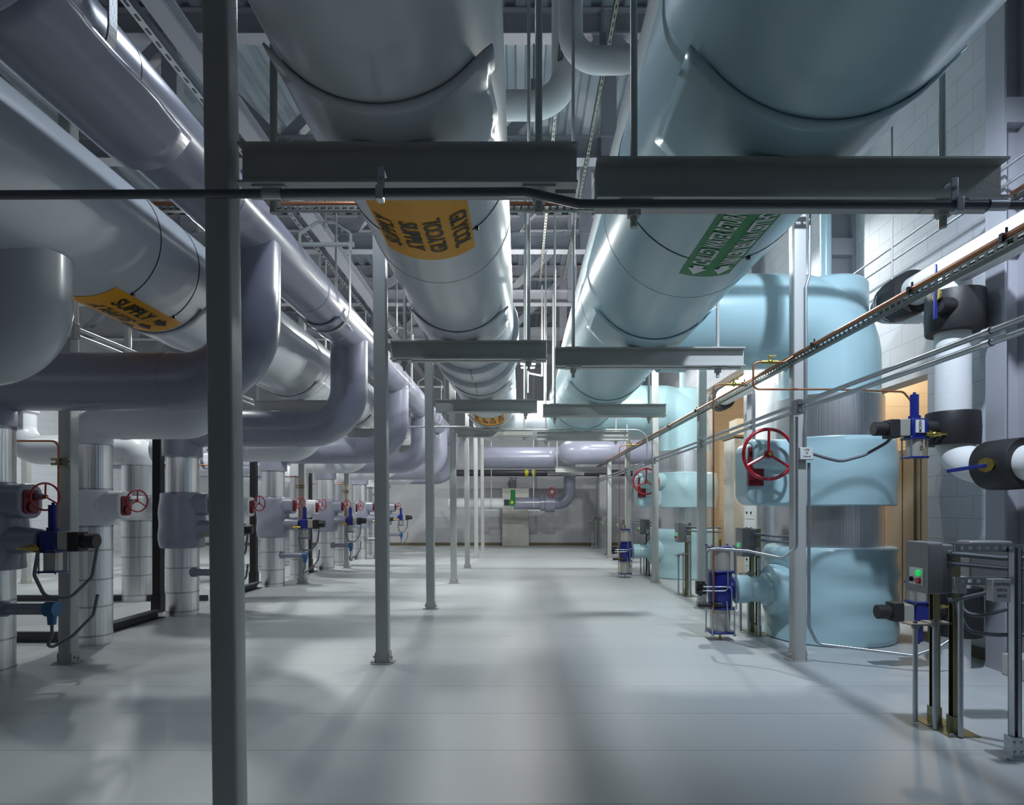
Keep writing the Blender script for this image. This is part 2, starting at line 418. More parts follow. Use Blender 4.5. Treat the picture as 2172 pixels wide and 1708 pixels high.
ga, gb, gd = 'hangers under the pale supply pipe', 'hangers under the blue return pipe', 'hangers under the left supply pipe'
for k in range(4):
    Y = ROW[k]+.02
    trapeze(-1.10, .225, Y, 2.572, 2.73, (-.985, .075), f'{ORD[k]} double-channel beam under the glycol supply pipe', ga)
    trapeze(.30, 1.905, Y, 2.515, 2.673, (.455, 1.69), f'{ORD[k]} double-channel beam under the pale blue return pipe', gb)
for k in range(2, 6):
    trapeze(-3.47, -2.36, ROW[k]+.02, 2.565, 2.722, (-3.43, -2.41), f'{ORD[k-2]} visible double-channel beam under the leftmost supply pipe', gd)

# ------------------------------------------------------------------ main pipes
def main_pipe(name, label, mt, cx, cz, R, y0, y1, seams, ropts=None):
    t = thing(name, label, 'pipe', (cx, (y0+y1)/2, cz-R))
    MB().cyl((cx, y0, cz), (cx, y1, cz), R, n=80).build('pipe_jacket', mt, t)
    for y in seams: MB().arc(cx, cz, R-.002, R+.0022, y, y+.05, 0, 2*PI, 80).build('jacket_seam', mt, t)
    return t
def shields(t, mt, cx, cz, R, ys, half=.28, ang=1.05, th=.010):
    for i, y in enumerate(ys):
        mb = MB(); n = 26; L = 10; rnd = random.Random(i*13+int(R*1000))
        o = 0
        for j in range(L+1):
            for k in range(n+1):
                a = -ang+2*ang*k/n; e = abs(k/n-.5)*2; puff = .012*max(0, e-.86)/.14*(1+.9*math.sin(j*1.1+rnd.random()+i)*(1 if k > n/2 else .2))
                yy = y-half+2*half*j/L + (.05*(e-.85)/.15*math.sin(j*1.3) if e > .85 else 0)*.3
                rr = R+th+puff; mb.v.append(V((cx+rr*math.sin(a), yy, cz-rr*math.cos(a))))
        for j in range(L):
            for k in range(n):
                a = j*(n+1)+k; mb.f.append((a, a+1, a+n+2, a+n+1))
        # rim thickness towards the pipe
        ob = mb.build('insulation_shield', mt, t)
        so = ob.modifiers.new('Solidify', 'SOLIDIFY'); so.thickness = th-.001; so.offset = -1 if False else 0
def ties(t, cx, cz, R, ys, a0=0.0, a1=2*PI):
    for y in ys:
        mb = MB().arc(cx, cz, R-.001, R+.003, y, y+.007, a0, a1, 70)
        th = a0+.06 if a0 else .9
        mb.box((cx+(R+.008)*math.sin(th), y+.004, cz-(R+.008)*math.cos(th)), (.018, .02, .018)).build('cable_tie', 'cable_tie', t)
def vinyl(t, mt, cx, cz, R, y0, y1, a0, a1, name='pipe_label'):
    return MB().arc(cx, cz, R+.0025, R+.0045, y0, y1, a0, a1, 30).build(name, mt, t)
AX, AZ, AR = -.507, 3.184, .442
BX, BZ, BR = 1.092, 3.226, .542
DX, DZ, DR = -2.947, 3.178, .444
EX, EZ, ER = -2.115, 3.484, .234
D2 = math.radians
# A: glycol supply
A = main_pipe('supply_pipe', 'large pale grey glycol supply pipe down the middle with orange label', 'grey_jacket', AX, AZ, AR, -1.5, 13.2, (1.35, 3.9, 6.1, 9.2, 11.6))
shields(A, 'grey_jacket', AX, AZ, AR, [r+.02 for r in ROW[:4]])
for y in (6.3, 7.0): MB().arc(AX, AZ, AR-.01, AR+.055, y, y+.28, 0, 2*PI, 80).build('coupling_band', 'grey_jacket', A, bevel=.015)
MB().tube(fillet([(AX, 12.3, AZ), (AX, 12.95, AZ), (2.6, 12.95, AZ)], .55, 14), AR*.92, 48).build('cross_branch', 'white_jacket', A)
ties(A, AX, AZ, AR, (3.32,), D2(34), D2(326))
def orange_words(t, cx, cz, R, yc, cols, hh, sx, y0, y1, a, arrow=True):
    lb = vinyl(t, 'orange_vinyl', cx, cz, R, y0, y1, -a, a)
    for (txt, th, sg) in cols: text_pipe(MB(), txt, hh, cx, cz, R+.0095, yc, th, sg, sx).build('lettering', 'black_ink', lb, flat=True)
    if arrow:
        for th in [c[1] for c in cols]:
            s = hh*.5
            poly_pipe(MB(), [(y0+.10-s*1.2, -s*.3), (y0+.10, -s*.3), (y0+.10, -s*.6), (y0+.10+s*1.3, 0), (y0+.10, s*.6), (y0+.10, s*.3), (y0+.10-s*1.2, s*.3)], cx, cz, R+.0095, 0, th).build('arrow', 'black_ink', lb, flat=True)
cw = [('SUPPLY', D2(-24), -1), ('SUPPLY', D2(-8.5), 1), ('GLYCOL', D2(8.5), -1), ('GLYCOL', D2(25), 1)]
orange_words(A, AX, AZ, AR, 3.235, cw, .132, .74, 2.66, 3.53, D2(34))
orange_words(A, AX, AZ, AR, 10.1, cw, .132, .74, 9.7, 10.5, D2(34))
# D: left supply
Dp = main_pipe('supply_pipe', 'large pale grey supply pipe at the far left with orange label', 'grey_jacket', DX, DZ, DR, -1.5, 19.5, (1.8, 5.6, 8.4, 11.0, 13.2))
shields(Dp, 'grey_jacket', DX, DZ, DR, [r+.02 for r in ROW[1:6]])
ties(Dp, DX, DZ, DR, (4.27, 4.78), D2(30), D2(330))
lb = vinyl(Dp, 'orange_vinyl', DX, DZ, DR, 4.12, 4.92, -D2(30), D2(31))
for th, sg in ((D2(17.5), 1), (D2(-1), -1)): text_pipe(MB(), 'SUPPLY', .15, DX, DZ, DR+.0095, 4.46, th, sg, .80).build('lettering', 'black_ink', lb, flat=True)
for th in (D2(19), D2(3), D2(-14)):
    s = .05; y0 = 4.77
    poly_pipe(MB(), [(y0-.05, -s*.5), (y0, -s*.5), (y0, -s), (y0+.075, 0), (y0, s), (y0, s*.5), (y0-.05, s*.5)], DX, DZ, DR+.0095, 0, th).build('arrow', 'black_ink', lb, flat=True)
orange_words(Dp, DX, DZ, DR, 11.6, [('SUPPLY', D2(15), 1), ('SUPPLY', D2(-6), -1)], .135, .88, 11.2, 12.0, D2(31))
# B: chilled water return
B = main_pipe('return_pipe', 'huge pale blue chilled water return pipe with green label, upper right', 'teal_jacket', BX, BZ, BR, -1.5, 12.4, (1.2, 4.0, 5.5, 9.3, 10.4))
shields(B, 'teal_jacket', BX, BZ, BR, [r+.02 for r in ROW[:4]])
ties(B, BX, BZ, BR, (3.42, 11.6), D2(16), D2(344));
for (y0, y1) in ((2.55, 3.63), (10.75, 11.45)):
    lb = vinyl(B, 'green_vinyl', BX, BZ, BR, y0, y1, -D2(16), D2(15.5)); k = (y1-y0)/1.08
    for th, sg in ((D2(-7.5), -1), (D2(7.5), 1)): text_pipe(MB(), 'CHILLED WATER RETURN', .135, BX, BZ, BR+.0095, y0+.60*k, th, sg, .385*k).build('lettering', 'white_ink', lb, flat=True)
    for th in (D2(-8), D2(7.5)):
        s = .055; q = y1-.12
        poly_pipe(MB(), [(q-.04, -s*.5), (q, -s*.5), (q, -s), (q+.085, 0), (q, s), (q, s*.5), (q-.04, s*.5)], BX, BZ, BR+.0095, 0, th).build('arrow', 'white_ink', lb, flat=True)
# E: purple
E = main_pipe('purple_pipe', 'purple pipe in ring hangers running above the left risers', 'purple_jacket', EX, EZ, ER, 2.35, 19.5, (3.05, 4.2, 6.05, 9.4, 12.1, 14.9))
MB().cyl((EX, -1.5, EZ), (EX, 2.36, EZ), .30, n=56).build('thick_sleeve', 'purple_jacket', E, bevel=.02)
shields(E, 'purple_jacket', EX, EZ, ER, (6.72, 10.55, 14.45), .28, 1.0, .012)
shields(E, 'purple_jacket', EX, EZ, ER, (2.9,), .55, 1.25, .028)
# G: pale pipe above B
Gp = main_pipe('pale_pipe', 'slender white pipe above the blue return pipe with small orange label', 'pipe_cloth', 1.06, 4.80, .17, -1.5, 21.5, (4, 8))
orange_words(Gp, 1.06, 4.80, .17, 6.30, [('SUPPLY', D2(-40), 1)], .09, 1, 6.0, 6.6, D2(70), False)

def clevis(y, label):
    t = thing('clevis_hanger', label, 'pipe hanger', (EX, y, EZ-ER), 'ring hangers on the purple pipe')
    w, rr = .055, ER+.032
    pts = [(EX-rr, 4.20)]+[(EX-rr*math.cos(a), EZ-rr*math.sin(a)) for a in [PI*k/18 for k in range(19)]]+[(EX+rr, 4.20)]
    mb = MB()
    for i in range(len(pts)-1):
        a, b = pts[i], pts[i+1]; mb.bar((a[0], y, a[1]), (b[0], y, b[1]), w, .009, (1, 0, 0) if i in (0, len(pts)-2) else (b[1]-a[1]+1e-5, 0, -(b[0]-a[0])))
    mb.build('strap', 'post_paint', t, ang=60)
    mb = MB(); q = [(EX-rr-.012, 4.10), (EX-rr-.012, 4.30), (EX-.09, 4.42), (EX+.09, 4.42), (EX+rr+.012, 4.30), (EX+rr+.012, 4.10)]
    for i in range(5): mb.bar((q[i][0], y, q[i][1]), (q[i+1][0], y, q[i+1][1]), w, .012, (0, 0, 1) if 0 < i < 4 else (1, 0, 0))
    mb.build('yoke', 'post_paint', t, flat=True)
    MB().cyl((EX-rr, y, 4.18), (EX+rr, y, 4.18), .024, n=14).build('spacer', 'post_paint', t)
    for s in (-1, 1): MB().cyl((EX+s*(rr+.018), y, 4.18), (EX+s*(rr+.045), y, 4.18), .03, n=6).build('nut', 'post_paint', t, flat=True)
    MB().cyl((EX, y, 4.33), (EX, y, 5.83), .014, n=12).cyl((EX, y, 4.37), (EX, y, 4.41), .026, n=6).build('rod', 'post_paint', t)
for k, y in enumerate((2.78, 6.66, 10.5, 14.4)): clevis(y, f'{ORD[k]} pale steel ring hanger around the purple pipe')

# ------------------------------------------------------------------ valve actuator as a part with sub-parts
def actuator(par, o, sx=1, flip=1, up_len=.2):
    """quarter-turn actuator; o = end of the valve stem, sx = direction away from the valve, flip=-1 turns it upside down"""
    o = V(o)
    def b(mb, x0, x1, y0, y1, z0, z1):
        xs = sorted((o.x+sx*x0, o.x+sx*x1)); zs = sorted((o.z+flip*z0, o.z+flip*z1)); return mb.bx(xs[0], xs[1], o.y+y0, o.y+y1, zs[0], zs[1])
    def p(x, y, z): return (o.x+sx*x, o.y+y, o.z+flip*z)
    body = b(b(MB(), 0, .12, -.065, .065, -.075, .075), -.03, 0, -.05, .05, -.05, .05).build('valve_actuator', 'blue_paint', par, bevel=.008)
    MB().cyl(p(.06, 0, .075), p(.06, 0, .075+up_len), .033).cyl(p(.06, 0, .075), p(.06, 0, .10), .045).cyl(p(.06, 0, .075+up_len), p(.06, 0, .095+up_len), .012, n=6).build('spring_cylinder', 'blue_paint', body)
    MB().cyl(p(.06, 0, -.09), p(.06, 0, -.235), .062, n=28).build('air_cylinder', 'cylinder_steel', body)
    mb = MB(); b(mb, -.015, .135, -.075, .075, -.095, -.078); b(mb, -.015, .135, -.075, .075, -.25, -.235)
    mb.build('end_flange', 'blue_paint', body, bevel=.004)
    for a in (-.004, .124):
        for c in (-.064, .064): MB().cyl(p(a, c, -.26), p(a, c, -.07), .006, n=8).build('tie_rod', 'galvanised', body)
    b(MB(), .125, .215, -.055, .055, -.07, .07).build('positioner_box', 'cylinder_steel', body, bevel=.006)
    MB().cyl(p(.215, 0, 0), p(.235, 0, 0), .03).build('coupling', 'galvanised', body)
    mb = MB().cyl(p(.235, 0, -.005), p(.40, 0, -.005), .058, n=28); b(mb, .215, .30, -.07, .05, -.085, .065)
    mb.build('switch_housing', 'black_rubber', body, bevel=.006)
    mb = MB().cyl(p(.02, -.08, -.06), p(-.10, -.08, -.06), .016, n=10).cyl(p(-.02, -.08, -.03), p(-.02, -.08, -.09), .013, n=8).sph(p(-.05, -.08, -.06), .024, 10, 8)
    mb.cyl(p(-.10, -.08, -.06), p(-.16, -.08, -.06), .008, n=8).build('brass_valve', 'brass', body)
    return body
def handwheel(par, c, nrm, R, r, hub=.02, nut='brass'):
    c = V(c); d, u, w = frame(nrm); wl = MB().torus(c, nrm, R, r, 44, 10)
    for k in range(3):
        a = 2*PI*k/3+.5; wl.cyl(c, c+(u*math.cos(a)+w*math.sin(a))*R, r*.8, n=8)
    wl.cyl(c-d*hub*.7, c+d*hub*.7, hub, n=16)
    ob = wl.build('handwheel', 'red_paint', par)
    MB().cyl(c+d*hub*.7, c+d*hub*1.3, hub*.55, n=6).build('hub_nut', nut, ob, flat=True)
    return ob
def jacket(par, x, y, r, z0, z1, bands=(), name='metal_jacket'):
    j = MB().cyl((x, y, z0), (x, y, z1), r, n=44).build(name, 'aluminium', par)
    for z in bands: MB().lathe([(r-.001, z), (r+.003, z), (r+.003, z+.016), (r-.001, z+.016)], (x, y, 0), n=44, cap=False).build('band', 'band_steel', j)
def cover(par, x, y, r, z0, z1, mt, seed, amp=.02, name='valve_cover', belly=.05):
    prof = [(r*.72, z0), (r*.97, z0), (r, z0+.012)]; L = 14
    for k in range(1, L): t = k/L; prof.append((r*(1+belly*math.sin(PI*t)), z0+(z1-z0)*t))
    prof += [(r, z1-.012), (r*.97, z1), (r*.72, z1)]
    return MB().lathe(prof, (x, y, 0), n=48, wob=wob(seed, amp)).build(name, mt, par, ang=50)

# ------------------------------------------------------------------ purple risers on the left
RX = -4.18
def gear(par, x, y, mt, zc, wz):
    g = MB().prism(rrect(.25, .27, .09, 6), (x+.12, y-.03, zc), (0, 1, 0), (0, 0, 1), (.25, 0, 0)); g.cyl((x+.05, y-.03, zc), (x+.2, y-.03, zc), .15, n=30)
    ob = g.build('gear_cover', mt, par, bevel=.012, ang=45)
    MB().prism(rrect(.155, .185, .03, 4), (x+.366, y-.03, zc-.005), (0, 1, 0), (0, 0, 1), (.014, 0, 0)).cyl((x+.37, y-.03, zc-.045), (x+.395, y-.03, zc-.045), .045).build('gear_plate', 'dark_red', ob, bevel=.005)
    c = V((x+.47, y-.01, wz)); d = V((math.cos(.38), -math.sin(.38), 0))
    MB().cyl(c-d*.14, c-d*.03, .035, .022, n=18).build('stem_cover', mt, ob)
    handwheel(par, c, d, .105, .008, .016)
def purple_riser(x, y, label, mirror_branch=True):
    t = thing('pipe_riser', label, 'pipe riser', (x, y, 0), 'purple risers of the left row')
    zb = 2.30
    MB().tube(fillet([(EX, y, EZ-.1), (EX, y, zb), (x, y, zb), (x, y, 1.95)], [.48, .34], 14), .225, 44).build('branch_pipe', 'purple_jacket', t)
    MB().lathe([(.224, -.02), (.229, -.018), (.229, .018), (.224, .02)], (EX-.62, y, zb), (1, 0, 0), 44, cap=False).build('jacket_seam', 'purple_jacket', t)
    jacket(t, x, y, .184, 1.46, 1.98, (1.93, 1.50)); cover(t, x, y, .25, .83, 1.50, 'purple_jacket', int(y*10), .024)
    jacket(t, x, y, .184, 0, .85, (.05, .28, .58), 'lower_jacket')
    gear(t, x, y, 'purple_jacket', 1.365, 1.40)
    MB().lathe([(.10, 0), (.115, .02), (.10, .16), (.085, .25)], (x+.20, y-.02, 1.06), (1, 0, 0), 30).build('valve_neck', 'purple_jacket', t)
    actuator(t, (x+.48, y-.02, 1.06))
    mb = MB().cyl((x+.15, y-.06, .53), (x+.52, y-.06, .53), .045).cyl((x+.16, y-.06, .53), (x+.21, y-.06, .53), .06).build('sensor_well', 'purple_jacket', t)
    MB().cyl((x+.52, y-.06, .53), (x+.60, y-.06, .53), .058).cyl((x+.56, y-.06, .50), (x+.56, y-.06, .41), .035, .028).build('sensor_head', 'sensor_blue', t)
    MB().tube(fillet([(x+.56, y-.06, .41), (x+.56, y-.06, .33), (x+.50, y-.05, .20), (x+.64, y+.05, .30), (x+.70, y+.20, .44), (x+.70, y+.25, .6)], .05, 5), .012, 10).build('flexible_conduit', 'flex_conduit', t)
    MB().tube(fillet([(x+.50, y-.12, .98), (x+.47, y-.12, .80), (x+.50, y-.05, .62), (x+.62, y+.05, .60), (x+.69, y+.2, .75), (x+.70, y+.25, 1.0)], .08, 6), .013, 10).build('flexible_conduit', 'flex_conduit', t)
    return t
pl = ['purple riser cut by the left edge of the frame, with black valve motor', 'purple riser just left of the nearest post, wavy valve cover']+[f'{ORD[k]} purple riser from the front along the left row' for k in range(2, 6)]
pr = purple_riser(RX, 4.80, pl[0])
for k in range(1, 6): dup(pr, (RX, 4.80+2.79*k, 0), pl[k])
def grey_riser(x, y, r, label, group, from_x, mt='white_jacket'):
    t = thing('pipe_riser', label, 'pipe riser', (x, y, 0), group)
    zb = 2.155; rr = r+.005
    if from_x is not None:
        MB().cyl((from_x, y, DZ-DR+.06), (from_x, y, DZ-DR-.04), rr+.03, n=40).tube(fillet([(from_x, y, DZ-.2), (from_x, y, zb), (x, y, zb), (x, y, 1.93)], [.34, .2], 12), rr, 40).build('branch_pipe', mt, t)
    MB().lathe([(rr, -.03), (rr+.006, -.028), (rr+.006, .028), (rr, .03)], (x+.30, y, zb), (1, 0, 0), 40, cap=False).build('jacket_seam', mt, t)
    jacket(t, x, y, r, 1.44, 1.96, (1.92, 1.49)); cover(t, x, y, r+.055, 1.15, 1.485, mt, int(y*10), .006, belly=.01)
    jacket(t, x, y, r, 0, 1.17, (.08, .36, .62, .90, 1.13), 'lower_jacket')
    gear(t, x-.03, y, mt, 1.34, 1.385)
    return t
gl = ['grey riser with metal jacket behind the leftmost grey post']+[f'{ORD[k]} grey riser from the front along the left row' for k in range(1, 5)]
gr = grey_riser(-4.16, 5.97, .165, gl[0], 'grey risers of the left row', DX)
for k in range(1, 5): dup(gr, (-4.16, 5.97+2.79*k, 0), gl[k])
g2 = grey_riser(-5.48, 8.80, .205, 'grey riser with white valve band standing behind the front row', 'grey risers of the rear row', -7.2)
dup(g2, (-5.48, 11.6, 0), 'second grey riser of the rear row'); dup(g2, (-5.48, 14.4, 0), 'third grey riser of the rear row')
g3 = grey_riser(-5.62, 10.4, .165, 'purple riser of the rear row, just right of the second purple riser', 'purple risers of the rear row', -7.2, 'purple_jacket')
dup(g3, (-5.62, 13.2, 0), 'second purple riser of the rear row')
# grey bend at the left edge of the frame
t = thing('pipe_bend', 'big pale grey bend dropping from the left supply pipe at the frame edge', 'pipe bend', (DX-.4, 3.62, 2.03))
MB().tube(fillet([(-2.93, 3.62, 2.80), (-2.93, 3.62, 2.27), (-6.5, 3.62, 2.27)], .44, 16), .24, 44).build('bend', 'grey_jacket', t)
# black columns and floor frame between the risers
for k in range(4):
    x, y = -4.60, 7.80+2.79*k
    t = thing('black_column', f'{ORD[k]} slim black column behind the purple risers', 'column', (x, y, 0), 'black columns')
    MB().bx(x-.05, x+.05, y-.05, y+.05, .22, 2.6).build('shaft', 'black_paint', t, flat=True)
    MB().bx(x-.062, x+.062, y-.062, y+.062, 0, .22).build('foot', 'black_paint', t, flat=True)
for k in range(5):
    y0 = 5.97+2.79*k+.19; y1 = 4.80+2.79*(k+1)-.21; x = -4.30
    tag(MB().bx(x-.10, x-.06, y0, y1, 0, .10).bx(x-.06, x+.02, y0, y1, .09, .10).bx(x-.06, x+.02, y0, y1, 0, .01).build('floor_channel', 'dark_channel', flat=True), f'{ORD[k]} dark steel channel on the floor between left risers', 'floor channel', 'floor channels')
tag(MB().bx(-8.5, -4.45, 6.0, 6.05, 0, .10).build('floor_channel', 'dark_channel', flat=True), 'dark channel crossing the floor left of the nearest grey riser', 'floor channel', 'floor channels')
tag(MB().bx(-8.5, -4.45, 8.70, 8.75, 0, .08).build('floor_channel', 'dark_channel', flat=True), 'dark channel crossing the floor behind the second purple riser', 'floor channel', 'floor channels')
# copper lines on the left posts
def copper_l(k):
    y = 5.10+2.79*k; px = -3.84
    t = thing('copper_line', f'{ORD[k]} thin copper air line bending down the left post row', 'copper line', (px, y, 1.1), 'copper lines on the left posts')
    MB().tube(fillet([(-4.6, y, 1.87), (px, y, 1.87), (px, y, 1.15)], .06, 6), .009, 10).build('tube', 'copper', t)
    MB().bx(px-.075, px+.075, y+.012, y+.030, 1.67, 1.69).bx(px-.075, px+.075, y+.012, y+.030, 1.71, 1.73).cyl((px, y-.015, 1.70), (px, y+.012, 1.70), .016, n=8).build('bracket', 'zinc_yellow', t, flat=True)
for k in range(5): copper_l(k)

# ------------------------------------------------------------------ pale blue risers on the right
TX = 3.18
def teal_riser(y, label):
    x = TX; t = thing('pipe_riser', label, 'pipe riser', (x, y, 0), 'pale blue risers')
    MB().tube(fillet([(BX+.2, y, BZ), (x, y, BZ), (x, y, 2.38)], .62, 16), .475, 64).cyl((BX+.35, y, BZ), (BX+.62, y, BZ), .50, n=64).build('branch_pipe', 'teal_jacket', t)
    MB().lathe([(.34, 3.0), (.365, 3.02), (.365, 3.57), (.33, 3.61), (.10, 3.61)], (x, y, 0), n=48).build('support_stub', 'teal_jacket', t, ang=50)
    MB().cyl((x-.03, y, 3.60), (x-.03, y, 5.84), .053, n=24).build('hanger_pipe', 'teal_jacket', t)
    jacket(t, x, y, .505, 1.95, 2.42, ()); cover(t, x, y, .605, 1.335, 2.0, 'teal_jacket', int(y*7), .014, belly=.03)
    jacket(t, x, y, .505, .88, 1.36, (), 'middle_jacket'); cover(t, x, y, .615, 0, .93, 'teal_jacket', int(y*5)+3, .026, 'base_cover', .01)
    # gear cover towards the aisle
    g = MB().prism(rrect(.48, .64, .12, 7), (2.455, y-.35, 1.66), (1, 0, 0), (0, 0, 1), (0, .36, 0)).cyl((2.25, y-.30, 1.83), (2.75, y-.30, 1.83), .16, n=32)
    ob = g.build('gear_cover', 'teal_jacket', t, bevel=.03, ang=45)
    MB().prism([(-.05, .16), (-.02, .16), (.02, -.02), (.09, -.05), (.09, -.22), (-.055, -.22), (-.06, -.03)], (2.275, y-.385, 1.75), (1, 0, 0), (0, 0, 1), (0, .05, 0)).build('indicator', 'dark_red', ob, bevel=.008)
    c = V((2.335, y-.56, 1.82))
    MB().cyl(c, c+V((0, .2, 0)), .05, .075, n=20).build('stem_cover', 'teal_jacket', ob)
    handwheel(t, c, (0, -1, 0), .235, .0165, .035)
    # nozzle and double acting actuator
    a = V((2.60, y-.16, .50))
    n = MB().lathe([(.14, .0), (.24, .01), (.25, -.0), (.25, .0)], a, (-1, 0, 0), 40)
    MB().lathe([(.23, -.20), (.238, -.10), (.25, -.02), (.25, .085), (.243, .10), (.17, .112), (.165, .15), (.14, .155), (.13, .17), (.122, .30), (.138, .31), (.142, .44), (.12, .455)], a, (-1, 0, 0), 44).build('valve_neck', 'teal_jacket', t, ang=50)
    o = V((2.01, y-.16, .50))
    body = MB().lathe([(.085, -.17), (.115, -.16), (.125, -.05), (.125, .05), (.115, .16), (.085, .17)], o, (0, 0, 1), 30).cyl(o+V((.05, 0, 0)), o+V((.145, 0, 0)), .115, n=28).build('valve_actuator', 'blue_paint', t)
    for s in (-1, 1):
        MB().cyl(o+V((0, 0, s*.185)), o+V((0, 0, s*.41)), .098, n=32).build('air_cylinder', 'cylinder_steel', body)
        mb = MB()
        for z in (.17, .41): mb.prism(rrect(.25, .25, .05, 3), o+V((0, 0, s*z)), (1, 0, 0), (0, 1, 0), (0, 0, s*.022))
        mb.build('end_flange', 'blue_paint', body, bevel=.004)
        for ax in (-.108, .108):
            for ay in (-.108, .108): MB().cyl(o+V((ax, ay, s*.16)), o+V((ax, ay, s*.45)), .008, n=8).cyl(o+V((ax, ay, s*.43)), o+V((ax, ay, s*.452)), .016, n=6).build('tie_rod', 'galvanised', body)
        MB().cyl(o+V((0, 0, s*.43)), o+V((0, 0, s*.50)), .014, n=8).build('stop_bolt', 'brass', body)
    mb = MB()
    mb.tube(fillet([o+V((.06, -.13, .44)), o+V((.11, -.14, .40)), o+V((.115, -.14, -.18))], .05), .007, 8)
    mb.tube(fillet([o+V((-.22, -.13, .04)), o+V((.07, -.14, .04)), o+V((.07, -.14, -.2))], .04), .007, 8)
    mb.tube(fillet([o+V((-.22, -.13, .0)), o+V((.03, -.145, .0)), o+V((.03, -.145, .19))], .04), .007, 8)
    mb.tube([o+V((.02, -.14, -.1)), o+V((.05, -.14, -.40))], .007, 8); mb.build('air_tube', 'galvanised', body)
    mb = MB().box(o+V((-.22, -.10, .03)), (.10, .06, .13)).cyl(o+V((-.24, -.13, .05)), o+V((-.24, -.155, .05)), .028).cyl(o+V((-.24, -.13, -.02)), o+V((-.24, -.155, -.02)), .028)
    mb.cyl(o+V((-.25, -.10, -.14)), o+V((-.02, -.12, -.14)), .026, n=14).build('solenoid_block', 'black_rubber', body, bevel=.004)
    return t
teal_riser(6.32, 'broad pale blue riser with red handwheel beside the nearest right post')
teal_riser(11.90, 'farther pale blue riser with red handwheel, mid-distance right')

# ------------------------------------------------------------------ conduits, trays
t = thing('conduit', 'dark conduit clamped under the two nearest beams across the frame', 'conduit', (0, 2.30, 2.42))
MB().tube(fillet([(-3.4, 2.30, 2.473), (-.9, 2.30, 2.486), (.02, 2.30, 2.492), (.22, 2.30, 2.447), (2.4, 2.30, 2.443)], .12, 6), .0165, 16).build('tube', 'dark_conduit', t)
for x, z in ((-.525, 2.487), (1.64, 2.444)):
    MB().bx(x-.014, x+.014, 2.278, 2.318, z-.03, z+.022).bx(x-.014, x+.014, 2.31, 2.316, z+.02, z+.11).bx(x-.014, x+.014, 2.316, 2.37, z+.092, z+.10).cyl((x, 2.30, z+.07), (x, 2.322, z+.07), .008, n=6).build('beam_clamp', 'galvanised', t, bevel=.003)
for x, z in ((-.93, 2.486), (1.79, 2.443)): MB().cyl((x-.035, 2.30, z), (x+.035, 2.30, z), .0205, n=16).build('coupling', 'galvanised', t)
def tray(name, label, pts, z, step=.06):
    """slotted strut with a copper tube lying in it, along straight legs"""
    t = thing(name, label, 'copper tray', (pts[0][0], pts[0][1], z))
    mb = MB(); sl = MB()
    for i in range(len(pts)-1):
        a, b = V((*pts[i], z)), V((*pts[i+1], z)); d = (b-a).normalized(); u = V((-d.y, d.x, 0))
        L = (b-a).length
        mb.bar(a, b, .041, .003); 
        for s in (-1, 1):
            mb.bar(a+u*(s*.0205)+V((0, 0, .038)), b+u*(s*.0205)+V((0, 0, .038)), .003, .008); mb.bar(a+u*(s*.0205)+V((0, 0, .004)), b+u*(s*.0205)+V((0, 0, .004)), .003, .008)
            k = 0
            while k*step < L:
                p = a+d*(k*step); q = a+d*min(L, k*step+step*.36)
                mb.bar(p+u*(s*.0205)+V((0, 0, .021)), q+u*(s*.0205)+V((0, 0, .021)), .003, .028); k += 1
    mb.build('slotted_strut', 'rail_metal', t, flat=True)  # darker than galvanised: the strut's shade is put into its colour
    MB().tube(fillet([(x, y, z+.064) for x, y in pts], .05, 5), .019, 12).build('copper_tube', 'copper', t)
    return t
tray('copper_tray', 'slotted tray with copper tube crossing above the big pipes to the block wall', [(-3.78, 5.12), (3.98, 5.12), (3.98, .6)], 3.79)
tr = tray('copper_tray', 'long slotted tray with copper tube receding along the right posts', [(2.31, -.3), (2.31, 18.5)], 2.53)
for y in (2.9, 3.6, 4.8, 6.3, 8.0, 9.5): MB().bx(2.28, 2.34, y, y+.02, 2.57, 2.61).cyl((2.31, y+.01, 2.60), (2.31, y+.01, 2.64), .006, n=6).build('tube_clip', 'black_paint', tr, flat=True)
for i, (z, lab) in enumerate(((2.177, 'upper of the two grey conduits receding along the right posts'), (2.120, 'lower of the two grey conduits receding along the right posts'))):
    t = thing('conduit', lab, 'conduit', (2.31, 8, z), None)
    MB().cyl((2.31, -.3, z), (2.31, 18.5, z), .0165, n=16).build('tube', 'conduit', t)
    for y in (1.4, 3.0, 5.0, 6.1, 7.8, 8.9, 11, 13.7): MB().cyl((2.31, y, z), (2.31, y+.05, z), .021, n=16).build('coupling', 'galvanised', t)
t = thing('conduit', 'thin conduit across the fourth beams, bending down at the right', 'conduit', (.1, 10.68, 2.6))
MB().tube(fillet([(-2.0, 10.68, 2.74), (-.95, 10.68, 2.74), (-.6, 10.68, 2.69), (2.22, 10.68, 2.69), (2.22, 10.68, 2.2)], .22, 8), .015, 12).build('tube', 'conduit', t)
for x in (-.52, 1.25, 1.86): MB().bx(x-.012, x+.012, 10.655, 10.74, 2.67, 2.70).bx(x-.01, x+.01, 10.66, 10.67, 2.66, 2.78).build('beam_clamp', 'galvanised', t, flat=True)
for i, (x, z0) in enumerate(((.52, 3.60), (.70, 3.60))):
    o = MB().cyl((x, 12.95, z0), (x, 12.95, 5.83), .018, n=10).build('hanger_rod', 'post_paint'); tag(o, ['left of two hanger rods above the white cross pipe', 'right of two hanger rods above the white cross pipe'][i], 'rod')
